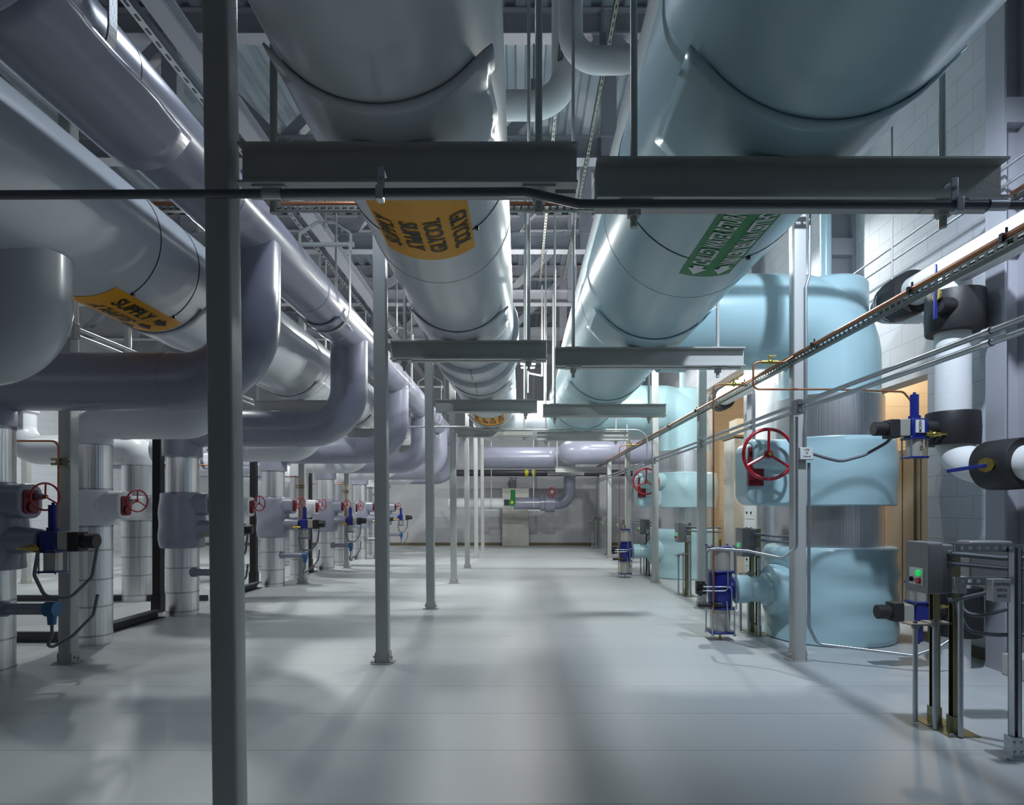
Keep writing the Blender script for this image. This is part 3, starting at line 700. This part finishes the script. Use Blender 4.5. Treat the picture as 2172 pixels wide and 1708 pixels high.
def jbox(c, size, label, words=None):
    t = thing('junction_box', label, 'junction box', c, 'grey junction boxes on the right posts')
    MB().box(c, size).build('box', 'grey_plate', t, bevel=.004)
    c = V(c); MB().box(c+V((0, -size[1]/2-.002, 0)), (size[0]*.94, .004, size[2]*.94)).build('lid', 'white_plate' if words else 'grey_plate', t, bevel=.002)
    if words:
        for i, w in enumerate(words): text_flat(MB(), w, size[2]*.22, c+V((0, -size[1]/2-.0048, size[2]*(.28-.26*i))), (1, 0, 0), (0, 0, 1), .8).build('lettering', 'black_ink', t, flat=True)
    return t
for k in range(4):
    jbox((2.31, 5.02+2.79*k if k else 5.10, 2.15), (.06, .10, .12), ['grey junction box on the conduits at the nearest right post', 'grey junction box on the conduits at the second right post', 'grey junction box on the conduits at the third right post', 'grey junction box on the conduits at the fourth right post'][k])
t = thing('junction_box', 'small pale junction box on the leftmost grey post, below the left supply pipe', 'junction box', (-3.72, 5.10, 2.70), None)
MB().bx(-3.77, -3.68, 5.05, 5.13, 2.72, 2.85).build('box', 'grey_plate', t, bevel=.004); MB().bx(-3.765, -3.685, 5.045, 5.05, 2.725, 2.845).build('lid', 'white_plate', t, bevel=.002)
for z, lab in ((2.81, 'upper pale conduit along the left post row'), (2.75, 'lower pale conduit along the left post row')):
    o = MB().cyl((-3.70, 5.13, z), (-3.70, 19, z), .014, n=12).build('conduit', 'conduit'); tag(o, lab, 'conduit')
jbox((2.43, 5.22, 1.775), (.115, .045, .105), 'small pale junction box with handwriting on the nearest right post', ['LITES', 'UP', 'Controls'])
def tube_thing(label, pts, r, mt, rad=.06, name='conduit', cat='conduit', n=10, group=None):
    o = MB().tube(fillet(pts, rad, 6), r, n).build(name, mt); return tag(o, label, cat, group)
tube_thing('bent grey conduit running up the face of the nearest right post', [(2.43, 5.225, 1.835), (2.43, 5.225, 1.97), (2.44, 5.23, 2.10), (2.44, 5.23, 3.2), (2.47, 5.23, 3.30), (2.47, 5.23, 4.0)], .0125, 'conduit', .05)
tube_thing('grey conduit from the nearest right post down to the blue actuator', [(2.325, 5.15, 2.08), (2.325, 5.15, .98), (2.25, 5.25, .88), (2.08, 5.60, .92), (1.85, 5.75, .93), (1.76, 5.78, .92), (1.76, 5.78, .60)], .0125, 'conduit', .07)
tube_thing('grey conduit looping from the post foot toward the valve stands', [(2.475, 5.25, 1.70), (2.475, 5.25, .30), (2.52, 5.20, .16), (2.85, 5.05, .145), (3.15, 4.90, .13), (3.33, 4.85, .22), (3.42, 4.85, .28)], .013, 'conduit', .08)
tube_thing('drooping grey flexible conduit from the handwritten box to the upper valve motor', [(2.488, 5.22, 1.775), (2.60, 5.22, 1.74), (2.75, 5.25, 1.71), (2.92, 5.2, 1.76), (3.08, 5.15, 1.86), (3.10, 5.12, 1.90)], .013, 'flex_conduit', .15)
# copper drops with brass valves
def copper_drop(label, pts, vpos):
    t = thing('copper_line', label, 'copper line', pts[-1])
    MB().tube(fillet(pts, .05, 6), .0085, 10).build('tube', 'copper', t)
    v = V(vpos); MB().cyl(v-V((.07, 0, 0)), v+V((.07, 0, 0)), .014, n=8).sph(v, .024, 10, 8).cyl(v, v+V((0, 0, .05)), .009, n=8).bx(v.x-.01, v.x+.05, v.y-.008, v.y+.008, v.z+.045, v.z+.055).build('brass_valve', 'brass', t)
copper_drop('copper line with brass valve looping under the tray to the post bracket', [(2.31, 5.15, 2.598), (2.22, 5.15, 2.54), (1.96, 5.15, 2.54), (1.96, 5.15, 2.31), (2.6, 5.15, 2.31), (3.22, 5.15, 2.29), (3.28, 5.15, 2.22), (3.28, 5.10, 2.08)], (2.10, 5.15, 2.54))
copper_drop('copper line with brass valve dropping to the nearest blue actuator', [(2.31, 6.02, 2.60), (2.22, 6.02, 2.53), (1.90, 6.02, 2.53), (1.90, 6.02, .28)], (2.10, 6.02, 2.53))
copper_drop('copper line with brass valve dropping to the far blue actuator', [(2.31, 11.6, 2.60), (2.25, 11.6, 2.53), (1.88, 11.6, 2.50), (1.88, 11.6, .30)], (2.10, 11.6, 2.525))

# ------------------------------------------------------------------ control stands
def control_stand(y, label, detailed=False):
    x = 2.355; t = thing('control_stand', label, 'control stand', (x+.2, y, 0), 'control stands along the right')
    bx = MB().prism(rrect(.21, .30, .015, 3), (x, y, .96), (0, 1, 0), (0, 0, 1), (.085, 0, 0)).prism(rrect(.20, .285, .012, 3), (x+.085, y, .955), (0, 1, 0), (0, 0, 1), (.065, 0, 0)).build('control_box', 'box_grey', t, bevel=.004)
    pl = MB().bx(x-.003, x, y-.062, y+.062, .855, .955).build('button_plate', 'white_plate', bx, flat=True)
    MB().cyl((x-.016, y-.028, .926), (x-.003, y-.028, .926), .018, n=18).build('green_button', 'lamp_green', bx)
    MB().cyl((x-.018, y-.028, .880), (x-.003, y-.028, .880), .018, n=18).build('red_button', 'red_paint', bx)
    MB().cyl((x-.012, y+.036, .885), (x-.003, y+.036, .885), .015, n=14).bx(x-.02, x-.012, y+.032, y+.04, .873, .897).build('selector_switch', 'black_paint', bx)
    for yy, mt in ((y-.07, 'zinc_yellow'), (y+.10, 'zinc_yellow')):
        MB().bx(x+.155, x+.196, yy-.0205, yy-.017, .006, 1.10).bx(x+.155, x+.196, yy+.017, yy+.0205, .006, 1.10).bx(x+.192, x+.196, yy-.0205, yy+.0205, .006, 1.10).build('strut', mt, t, flat=True)
        MB().bx(x+.09, x+.27, yy-.08, yy+.08, 0, .006).build('base_plate', 'zinc_yellow', t, flat=True)
        MB().bx(x+.148, x+.154, yy-.03, yy+.03, .006, .10).bx(x+.154, x+.20, yy-.03, yy-.022, .006, .10).build('base_angle', 'zinc_yellow', t, flat=True)
        MB().cyl((x+.12, yy-.06, .006), (x+.12, yy-.06, .0075), .02, n=14).cyl((x+.12, yy-.06, .007), (x+.12, yy-.06, .018), .011, n=6).build('anchor_bolt', 'galvanised', t, flat=True)
    for (xx, yy, z0, z1) in ((x+.15, y-.155, .01, .80), (x+.09, y-.03, .01, .62), (x+.05, y+.09, .01, .60)):
        MB().cyl((xx, yy, z0), (xx, yy, z1), .014, n=14).build('conduit', 'galvanised', t)
    for (xx, yy, z) in ((x+.09, y-.03, .635), (x+.05, y+.09, .605)):
        MB().box((xx+.01, yy, z), (.13, .10, .010)).cyl((xx, yy, z), (xx, yy, z+.018), .012, n=6).cyl((xx, yy, z-.03), (xx, yy, z), .02, n=12).build('clamp_plate', 'grey_plate', t, bevel=.002)
    for z, dz in ((1.045, -.03), (.99, -.045)):
        MB().tube(fillet([(x+.13, y-.10, z), (x+.13, y-.16, z), (x+.30, y-.26, z-.015), (x+.56, y-.34, z+.01+dz*.6)], .06, 5), .0135, 12).cyl((x+.13, y-.098, z), (x+.13, y-.125, z), .021, n=12).build('flexible_conduit', 'flex_conduit', t)
    MB().box((x+.135, y-.165, .87), (.055, .05, .09)).build('outlet_box', 'grey_plate', t, bevel=.006)
    return t
cs = ['grey control box with green and red buttons on the closest stand, lower right', 'grey control box behind the nearest large blue actuator', 'grey control box in front of the farther pale blue riser', 'fourth grey control box along the right, beyond the far riser', 'fifth grey control box along the right, far off', 'sixth grey control box along the right, far off', 'farthest grey control box along the right']
st = control_stand(3.64, cs[0])
for k in range(1, 7): dup(st, (2.555-(.06 if k == 1 else 0), 3.64+2.79*k+(.12 if k == 3 else 0), 0), cs[k])
# strut stand at the right edge
t = thing('strut_stand', 'galvanised strut stand at the right edge with handwritten box', 'strut stand', (2.60, 3.22, 0))
x, y = 2.60, 3.22
MB().bx(x-.0205, x-.017, y-.0205, y+.0205, .006, 1.10).bx(x+.017, x+.0205, y-.0205, y+.0205, .006, 1.10).bx(x-.0205, x+.0205, y+.017, y+.0205, .006, 1.10).bx(x+.0, x+.0205, y-.0205, y-.017, .006, 1.10).build('strut', 'galvanised', t, flat=True)
MB().bx(x-.10, x+.11, y-.08, y+.08, 0, .007).build('base_plate', 'galvanised', t, flat=True)
mb = MB().bx(x-.035, x+.035, y-.028, y-.022, .007, .11).bx(x-.035, x-.028, y-.022, y+.03, .007, .11)
for a in (-.018, .018):
    for z in (.035, .085): mb.cyl((x+a, y-.034, z), (x+a, y-.028, z), .008, n=8)
mb.build('base_angle', 'galvanised', t, flat=True)
MB().cyl((x-.075, y-.05, .007), (x-.075, y-.05, .018), .011, n=6).build('anchor_bolt', 'galvanised', t, flat=True)
for z in (1.075, .90):
    mb = MB().bx(x-.30, x+.12, y+.022, y+.026, z, z+.012).bx(x-.30, x+.12, y+.022, y+.026, z+.03, z+.042)
    for k in range(10): mb.bx(x-.30+k*.045, x-.275+k*.045, y+.022, y+.026, z+.012, z+.03)
    mb.build('slotted_rail', 'galvanised', t, flat=True)
t2 = thing('junction_box', 'pale junction box with handwriting on the strut stand at the right edge', 'junction box', (2.455, 3.17, .84))
MB().box((2.47, 3.17, .885), (.085, .05, .115)).build('box', 'grey_plate', t2, bevel=.004)
MB().bx(2.424, 2.514, 3.139, 3.144, .825, .945).build('lid', 'white_plate', t2, bevel=.002)
for i, w in enumerate(('CONTROLS', 'VLP1+2', '24VDC')): text_flat(MB(), w, .021, (2.468, 3.1385, .916-.03*i), (1, 0, 0), (0, 0, 1), .78).build('lettering', 'black_ink', t2, flat=True)
tag(MB().box((2.84, 3.75, 1.0), (.26, .12, .22)).build('rear_panel', 'grey_plate', bevel=.01), 'grey enclosure behind the closest control stand', 'enclosure')
for i, (a, b, c) in enumerate((((2.50, 3.60, .93), (2.47, 3.5, .78), (2.60, 3.30, .87)), ((2.53, 3.62, .92), (2.60, 3.45, .70), (2.75, 3.30, .80)), ((2.46, 3.58, .90), (2.66, 3.42, .60), (2.82, 3.32, .62)))):
    tube_thing(['drooping flexible conduit from the closest control stand up to the handwritten box', 'drooping flexible conduit passing behind the handwritten box', 'lowest drooping flexible conduit behind the right edge strut'][i], [a, ((a[0]+b[0])/2, (a[1]+b[1])/2, b[2]), b, c], .0115, 'flex_conduit', .06)

# ------------------------------------------------------------------ white pipes with black valves on the right
HX, HZ, HR = 3.60, 3.29, .132
wt = thing('white_pipe', 'white insulated pipe with black valve collars beside the block wall', 'pipe', (HX, 5.10, 0))
MB().cyl((HX, 2.6, HZ), (HX, 6.0, HZ), HR, n=36).tube(fillet([(HX, 5.9, HZ), (HX, 6.12, HZ), (4.0, 6.12, HZ)], .15), HR, 36).build('header', 'pipe_cloth', wt)
MB().tube(fillet([(HX, 5.10, HZ), (HX, 5.10, 1.64), (HX+.14, 4.2, 1.64), (HX+.14, 4.2, 3.2)], [.28, .2], 12), HR, 36).build('drop_pipe', 'pipe_cloth', wt)
MB().cyl((HX, 5.10, 0), (HX, 5.10, 1.0), .125, n=36).build('base_pipe', 'pipe_cloth', wt)
def collar(par, c, ax, r, h, name='valve_collar'):
    return MB().lathe([(HR-.01, -h/2), (r*.98, -h/2), (r, -h/2+.01), (r*1.02, 0), (r, h/2-.01), (r*.98, h/2), (HR-.01, h/2)], c, ax, 40).build(name, 'black_rubber', par)
collar(wt, (HX+.02, 5.10, 2.93), (0, 0, 1), .215, .33); collar(wt, (HX, 5.10, 1.97), (0, 0, 1), .195, .27)
collar(wt, (HX, 5.72, HZ), (0, 1, 0), .20, .28); collar(wt, (HX+.075, 4.62, 1.64), (.14, -.9, 0), .19, .30); collar(wt, (HX+.14, 4.2, 1.97), (0, 0, 1), .185, .24); collar(wt, (HX+.02, 5.10, .46), (0, 0, 1), .19, .40)
MB().cyl((HX-.02, 5.0, 2.95), (HX-.24, 4.94, 2.95), .07, n=20).build('valve_neck', 'black_rubber', wt)
lv = MB().box((HX-.26, 4.93, 3.05), (.02, .03, .44)).build('lever', 'blue_paint', wt, bevel=.005)
MB().cyl((HX-.262, 4.92, 3.02), (HX-.245, 4.92, 3.02), .05, n=8).build('lever_plate', 'brass', lv)
MB().cyl((HX-.06, 4.6, 1.63), (3.47, 4.56, 1.63), .05, n=18).build('valve_neck', 'black_rubber', wt)
lv = MB().bar((3.17, 4.55, 1.585), (3.47, 4.55, 1.63), .016, .028).build('lever', 'blue_paint', wt, bevel=.004)
MB().cyl((3.455, 4.548, 1.63), (3.475, 4.56, 1.63), .055, n=8).build('lever_plate', 'brass', lv)
lv = MB().bar((3.42, 4.12, 1.86), (3.60, 4.1, 1.90), .016, .028).build('lever', 'blue_paint', wt, bevel=.004)
MB().cyl((HX-.18, 5.05, 1.97), (HX-.27, 5.05, 1.97), .06, n=20).build('valve_neck', 'black_rubber', wt)
ac = actuator(wt, (HX-.29, 5.05, 1.97), -1, 1, .20)
MB().bx(HX-.385, HX-.315, 4.9745, 4.9845, 1.925, 2.03).build('name_plate', 'white_plate', ac, flat=True)
mb = MB(); text_flat(mb, 'MORIN', .034, (HX-.35, 4.9738, 1.977), (0, 0, 1), (-1, 0, 0), .9); mb.build('lettering', 'black_ink', ac, flat=True)
mb = MB(); text_flat(mb, '316', .03, (HX-.335, 4.9865, 1.80), (0, 0, 1), (-1, 0, 0), .9); mb.build('lettering', 'black_ink', ac, flat=True)
MB().cyl((HX-.15, 5.03, .46), (HX-.27, 5.0, .46), .06, n=20).build('valve_neck', 'black_rubber', wt)
actuator(wt, (HX-.29, 5.0, .46), -1, -1, .16)
def ring_hanger(y, label):
    t = thing('clevis_hanger', label, 'pipe hanger', (HX, y, HZ-.14))
    MB().torus((HX, y, HZ), (0, 1, 0), HR+.045, .009, 30, 6).bx(HX-.06, HX+.06, y-.015, y+.015, HZ+.18, HZ+.20).build('ring', 'galvanised', t)
    MB().cyl((HX, y, HZ+.19), (HX, y, ZC), .008, n=10).build('rod', 'galvanised', t)
ring_hanger(5.93, 'galvanised ring hanger on the white pipe beside the block wall')
w2 = thing('white_pipe', 'second white pipe with a black collar, beyond the first blue riser', 'pipe', (HX, 10.5, 2.0))
MB().tube(fillet([(HX, 11.2, HZ), (HX, 8.95, HZ), (HX, 8.95, 2.0)], .35, 12), .15, 36).build('header', 'pipe_cloth', w2)
MB().cyl((HX, 8.95, 0), (HX, 8.95, 2.02), .13, n=32).build('base_pipe', 'galvanised', w2)
collar(w2, (HX, 10.95, HZ-.02), (0, 1, 0), .20, .30)

# steel columns at the block wall
def hcol(y, label, x0=3.85):
    t = thing('steel_column', label, 'column', (3.94, y, 0), 'wide-flange columns on the block wall')
    MB().bx(x0, x0+.018, y, y+.2, 0, ZC-.01).bx(4.025, 4.045, y, y+.2, 0, ZC-.01).bx(x0+.018, 4.025, y+.09, y+.11, 0, ZC-.01).build('shaft', 'truss_paint', t, flat=True)
    for z in (4.38, 3.40): MB().bx(x0+.018, 4.025, y+.0, y+.09, z, z+.20).build('stiffener', 'truss_paint', t, flat=True)
hcol(4.87, 'wide-flange steel column on the block wall at the right edge'); hcol(7.40, 'wide-flange steel column on the wall behind the first blue riser', 3.75); hcol(10.2, 'wide-flange steel column by the second wall opening', 3.85)
for i, z in enumerate((3.86, 3.98)):
    tube_thing(['lower of two thin conduits along the block wall', 'upper of two thin conduits along the block wall'][i], [(3.83-.03*i, 7.3, z), (3.83-.03*i, -1.0, z)], .013, 'conduit')
# equipment plinth at the right edge
t = thing('equipment_plinth', 'low concrete plinth with grey steel base at the right edge', 'plinth', (3.9, 4.3, 0))
MB().bx(3.80, 4.03, 1.0, 4.84, 0, .17).build('plinth', 'concrete', t, bevel=.01)
MB().bx(3.83, 4.02, 4.2, 4.6, .17, .25).build('steel_base', 'grey_plate', t, bevel=.004)
MB().cyl((3.90, 4.35, .25), (3.90, 4.35, .36), .018, n=12).cyl((3.90, 4.35, .25), (3.90, 4.35, .275), .034, n=6).build('anchor_bolt', 'galvanised', t)

# ------------------------------------------------------------------ lit side room seen through the openings
t = thing('tall_cabinet', 'beige metal cabinet on a black base in the lit side room', 'cabinet', (4.85, 7.25, 0))
MB().bx(4.62, 5.1, 6.75, 7.72, .12, 2.02).build('cabinet_body', 'beige_paint', t, bevel=.006)
MB().bx(4.64, 5.1, 6.77, 7.70, 0, .12).build('plinth', 'black_paint', t, flat=True)
for y in (7.06, 7.40): MB().bx(4.612, 4.62, y-.004, y+.004, .16, 1.98).build('door_gap', 'kerb_brown', t, flat=True)
tube_thing('brown conduit rising on the cabinet in the lit side room', [(4.595, 7.13, .2), (4.595, 7.13, 2.6)], .014, 'kerb_brown')
tag(MB().bx(4.32, 4.95, 12.35, 13.0, 0, 2.75).build('concrete_pillar', 'concrete', bevel=.02), 'rough tan concrete pillar in the second wall opening', 'pillar')
tag(MB().bx(4.30, 5.0, 12.3, 13.05, 2.755, 2.80).build('pillar_cap', 'kerb_brown', flat=True), 'dark cap on the tan concrete pillar', 'pillar cap')
tag(MB().bx(4.4, 4.85, 12.45, 12.9, 2.80, 3.15).build('cardboard_box', 'beige_paint', bevel=.01), 'tan box standing on the concrete pillar', 'box')
t = thing('ladder', 'thin metal ladder behind the concrete pillar', 'ladder', (4.6, 11.9, 0))
mb = MB().cyl((4.40, 11.55, 0), (4.40, 11.55, 3.4), .012, n=8).cyl((4.75, 11.55, 0), (4.75, 11.55, 3.4), .012, n=8)
mb.build('rail', 'beige_paint', t); mb = MB()
for k in range(11): mb.cyl((4.40, 11.55, .2+k*.3), (4.75, 11.55, .2+k*.3), .01, n=8)
mb.build('rung', 'beige_paint', t)
t = thing('panel_cabinet', 'pale electrical cabinet with rows of knobs behind the first blue riser', 'cabinet', (3.85, 10.6, 0))
MB().bx(3.66, 4.0, 9.55, 10.0, .1, 2.1).build('cabinet_body', 'white_plate', t, bevel=.008)
MB().bx(3.70, 4.0, 9.58, 9.98, 0, .1).build('plinth', 'black_paint', t, flat=True)
for k in range(6):
    d = MB().bx(3.652, 3.66, 9.58, 9.97, .4+k*.25, .63+k*.25).build('drawer', 'white_plate', t, bevel=.003)
    MB().cyl((3.64, 9.68, .5+k*.25), (3.652, 9.68, .5+k*.25), .02, n=10).cyl((3.64, 9.86, .5+k*.25), (3.652, 9.86, .5+k*.25), .02, n=10).build('knob', 'black_paint', d)

# ------------------------------------------------------------------ far end
t = thing('purple_pipe', 'large purple pipe stepping back and crossing before the far wall', 'pipe', (1.2, 18, 2.7))
MB().tube(fillet([(3.95, 16.6, 2.88), (1.42, 16.6, 2.88), (1.42, 19.6, 2.95), (-1.15, 19.6, 2.95)], .5, 12), .35, 44).build('bend_run', 'purple_jacket', t)
MB().lathe([(.36, 0), (.36, .08), (.30, .12), (.1, .14)], (-1.13, 19.6, 2.95), (-1, 0, 0), 40).build('end_cap', 'purple_jacket', t)
def far_beam(x0, x1, y, z, rods, label):
    t = thing('trapeze_hanger', label, 'pipe hanger', ((x0+x1)/2, y, z))
    MB().bx(x0, x1, y-.06, y+.06, z, z+.01).bx(x0, x1, y-.06, y+.06, z+.14, z+.15).bx(x0, x1, y-.006, y+.006, z+.01, z+.14).build('beam', 'beam_paint', t, flat=True)
    for x in rods: MB().cyl((x, y+.03, z-.03), (x, y+.03, 5.83), .013, n=10).build('rod', 'beam_paint', t)
far_beam(1.0, 2.5, 17.3, 2.35, (1.05, 2.45), 'steel beam under the near bend of the far purple pipe'); far_beam(.9, 2.1, 20.1, 2.42, (.95, 2.05), 'pale steel beam near the far wall, under the crossing purple pipe')
t = thing('dark_pipe', 'long dark pipe with two yellow bands in front of the far wall', 'pipe', (.6, 21.3, 2.44))
MB().cyl((-2.2, 21.3, 2.57), (3.9, 21.3, 2.57), .115, n=28).build('pipe_jacket', 'dark_pipe', t)
for px in (1117, 1132): x = P(px, 0, 21.3).x; MB().cyl((x-.06, 21.3, 2.57), (x+.06, 21.3, 2.57), .122, n=28).build('band', 'yellow_band', t)
FY = 20.6
t = thing('valve_pipe', 'pipe with green actuator and red handwheel hung before the far wall', 'pipe', (.3, FY, 1.3))
zc = 1.3+13*FY/F; x1 = P(1208, 0, FY).x
MB().tube(fillet([(x1, FY, 2.9), (x1, FY, zc), (P(1090, 0, FY).x, FY, zc)], .42, 12), .20, 32).build('pipe_jacket', 'purple_jacket', t)
MB().cyl((P(1090, 0, FY).x, FY, zc), (-2.4, FY, zc), .18, n=32).build('white_section', 'pipe_cloth', t)
MB().cyl((P(1177, 0, FY).x, FY, zc), (P(1156, 0, FY).x, FY, zc), .30, n=32).cyl((P(1156, 0, FY).x, FY, zc), (P(1146, 0, FY).x, FY, zc), .25, n=32).build('valve_cover', 'purple_jacket', t, bevel=.01)
handwheel(t, P(1171, 1044, FY-.32), (0, -1, .2), .155, .014, .05, 'red_paint')
c = P(1086, 1066, FY-.28); g = MB().cyl(c, c+V((0, .2, 0)), .12, n=24).cyl(c+V((.03, .08, .05)), c+V((.03, .08, .42)), .075, n=20).build('valve_actuator', 'green_paint', t, bevel=.01)
MB().cyl(c+V((0, -.01, 0)), c, .045, n=12).build('indicator', 'yellow_band', g)
MB().box(c+V((-.18, .1, 0)), (.16, .14, .2)).build('positioner', 'black_rubber', g, bevel=.01)
for px in (1042, 1132): x = P(px, 0, FY).x; MB().cyl((x, FY, zc+.1), (x, FY, 5.8), .018, n=10).bx(x-.20, x+.20, FY-.18, FY+.18, zc-.25, zc-.21).torus((x, FY, zc), (1, 0, 0), .215, .012, 28, 6).build('hanger', 'white_plate', t)
t = thing('concrete_pier', 'pale concrete pier with a capped stub against the far wall', 'pier', (0, 22.0, 0))
a, b = P(1065, 0, 21.7).x, P(1122, 0, 21.7).x
MB().bx(a, b, 21.7, 22.1, .0, 2.05).build('pier', 'concrete', t, bevel=.02)
MB().lathe([(.11, 2.05), (.11, 2.42), (.15, 2.43), (.13, 2.52), (.05, 2.54)], ((a+b)/2-.08, 21.9, 0), n=24).build('capped_stub', 'truss_paint', t)
tag(MB().bx(2.75, 3.0, 21.2, 22.1, 0, 2.5).build('wall_pier', 'post_paint', flat=True), 'grey pier by the right end of the far wall', 'pier')

# white pipe bends under the roof
def bend(label, pts, r, rad, cl):
    t = thing('pipe_bend', label, 'pipe bend', pts[0], 'white pipe bends under the roof')
    MB().tube(fillet(pts, rad, 14), r, 36).build('bend', 'pipe_cloth', t)
    c = V(cl); MB().bx(c.x-.03, c.x+.03, c.y-.04, c.y+.04, c.z, c.z+.12).cyl(c, c+V((0, 0, .5)), .008, n=8).build('clamp', 'galvanised', t, flat=True)
bend('left white pipe bend rising between the two big pipes', [(-1.3, 6.25, 5.42), (.46, 6.25, 5.42), (.46, 6.25, 7.3)], .138, .34, (.14, 6.25, 5.55))
bend('right white pipe bend rising between the two big pipes', [(.44, 5.35, 7.2), (.44, 5.35, 5.22), (.95, 5.35, 5.22), (1.45, 5.55, 5.62), (2.5, 5.6, 5.62)], .108, .32, (.72, 5.35, 5.32))

# twin flood lamp
fl = thing('twin_floodlight', 'glowing twin floodlight hanging beyond the glycol pipe', 'floodlight', P(1120, 770, 12.6))
c = flood = P(1120, 770, 12.6)
for s in (-1, 1):
    hd = MB().prism(rrect(.12, .10, .02, 3), c+V((s*.10, 0, 0)), (1, 0, 0), (0, 0, 1), (0, .10, 0)).build('lamp_head', 'black_paint', fl, bevel=.006)
    MB().prism(rrect(.10, .08, .015, 3), c+V((s*.10, -.002, 0)), (1, 0, 0), (0, 0, 1), (0, -.004, 0)).build('lamp_glass', 'lamp_glow', hd, flat=True)
MB().bar(c+V((-.14, .05, -.09)), c+V((.14, .05, -.09)), .03, .03).cyl(c+V((0, .05, -.09)), c+V((0, .05, -.60)), .016, n=10).build('mount', 'galvanised', fl)
MB().cyl(c+V((.30, .3, -.2)), c+V((.30, .3, 1.7)), .02, n=10).bar(c+V((.30, .3, -.2)), c+V((0, .05, -.2)), .03, .03).build('drop_pole', 'post_paint', fl)

# ------------------------------------------------------------------ lights
def lamp(x, y, z, w, col, r=.10, spot=True):
    l = bpy.data.lights.new('lamp_or_fill', 'SPOT' if spot else 'POINT'); l.energy = w; l.color = col; l.shadow_soft_size = r
    if spot: l.spot_size = math.radians(168); l.spot_blend = .25
    o = bpy.data.objects.new('lamp_or_fill_light', l); o.location = (x, y, z); C.objects.link(o)  # stands for bay lamps, side-room lights, floodlight glow and one added fill
cool, neu, warm = (.74, .85, 1), (.96, 1, .98), (1, .82, .60)
for a in ((-4.9, 8.6, 4.8, 300, neu), (.75, 8.6, 4.6, 230, neu), (2.2, 8.4, 5.05, 480, neu), (-1.45, 10.8, 4.9, 230, neu), (.75, 13.2, 4.75, 460, neu),
          (-4.9, 14.5, 5.0, 440, neu), (2.3, 14.2, 5.0, 170, neu), (.3, 18.4, 4.8, 200, neu), (-8.8, 8, 5.4, 340, neu), (-8.8, 15, 5.4, 380, neu), (-1.42, 4.4, 4.9, 110, cool), (3.55, 1.8, 4.0, 40, cool)):  # last entry: unseen fill added to brighten the near right floor and stands
    lamp(*a)
l = bpy.data.lights.new('riser_fill_spot', 'SPOT'); l.energy = 620; l.color = cool; l.shadow_soft_size = .10; l.spot_size = math.radians(108); l.spot_blend = 1.0  # unseen aimed spot added to brighten the right riser, wall and floor
o = bpy.data.objects.new('riser_fill_spot', l); o.location = (2.35, 3.2, 4.9); C.objects.link(o)
o.rotation_euler = (V((3.3, 6.0, .8))-V(o.location)).to_track_quat('-Z', 'Y').to_euler()
lamp(5.3, 8.4, 3.6, 70, warm, .1, False); lamp(5.6, 12.0, 3.4, 75, warm, .1, False)
lamp(flood.x, 12.2, flood.z, 140, (1, .95, .9), .12, False)
w = bpy.data.worlds.new('world'); bpy.context.scene.world = w; w.use_nodes = True
w.node_tree.nodes['Background'].inputs[0].default_value = (.5, .6, .8, 1); w.node_tree.nodes['Background'].inputs[1].default_value = .03

# ------------------------------------------------------------------ camera
cam = bpy.data.cameras.new('camera'); co = bpy.data.objects.new('camera', cam); C.objects.link(co)
co.location = (0, 0, H); co.rotation_euler = (PI/2, 0, 0)
cam.sensor_width = 36; cam.lens = F/2172*36; cam.shift_x = -(CX-1086)/2172; cam.shift_y = (CY-854)/2172; cam.clip_start = .05
sc = bpy.context.scene; sc.camera = co
sc.view_settings.view_transform = 'Standard'; sc.view_settings.look = 'None'; sc.view_settings.gamma = 1
sc.view_settings.use_curve_mapping = False
sc.view_settings.exposure = 0.0
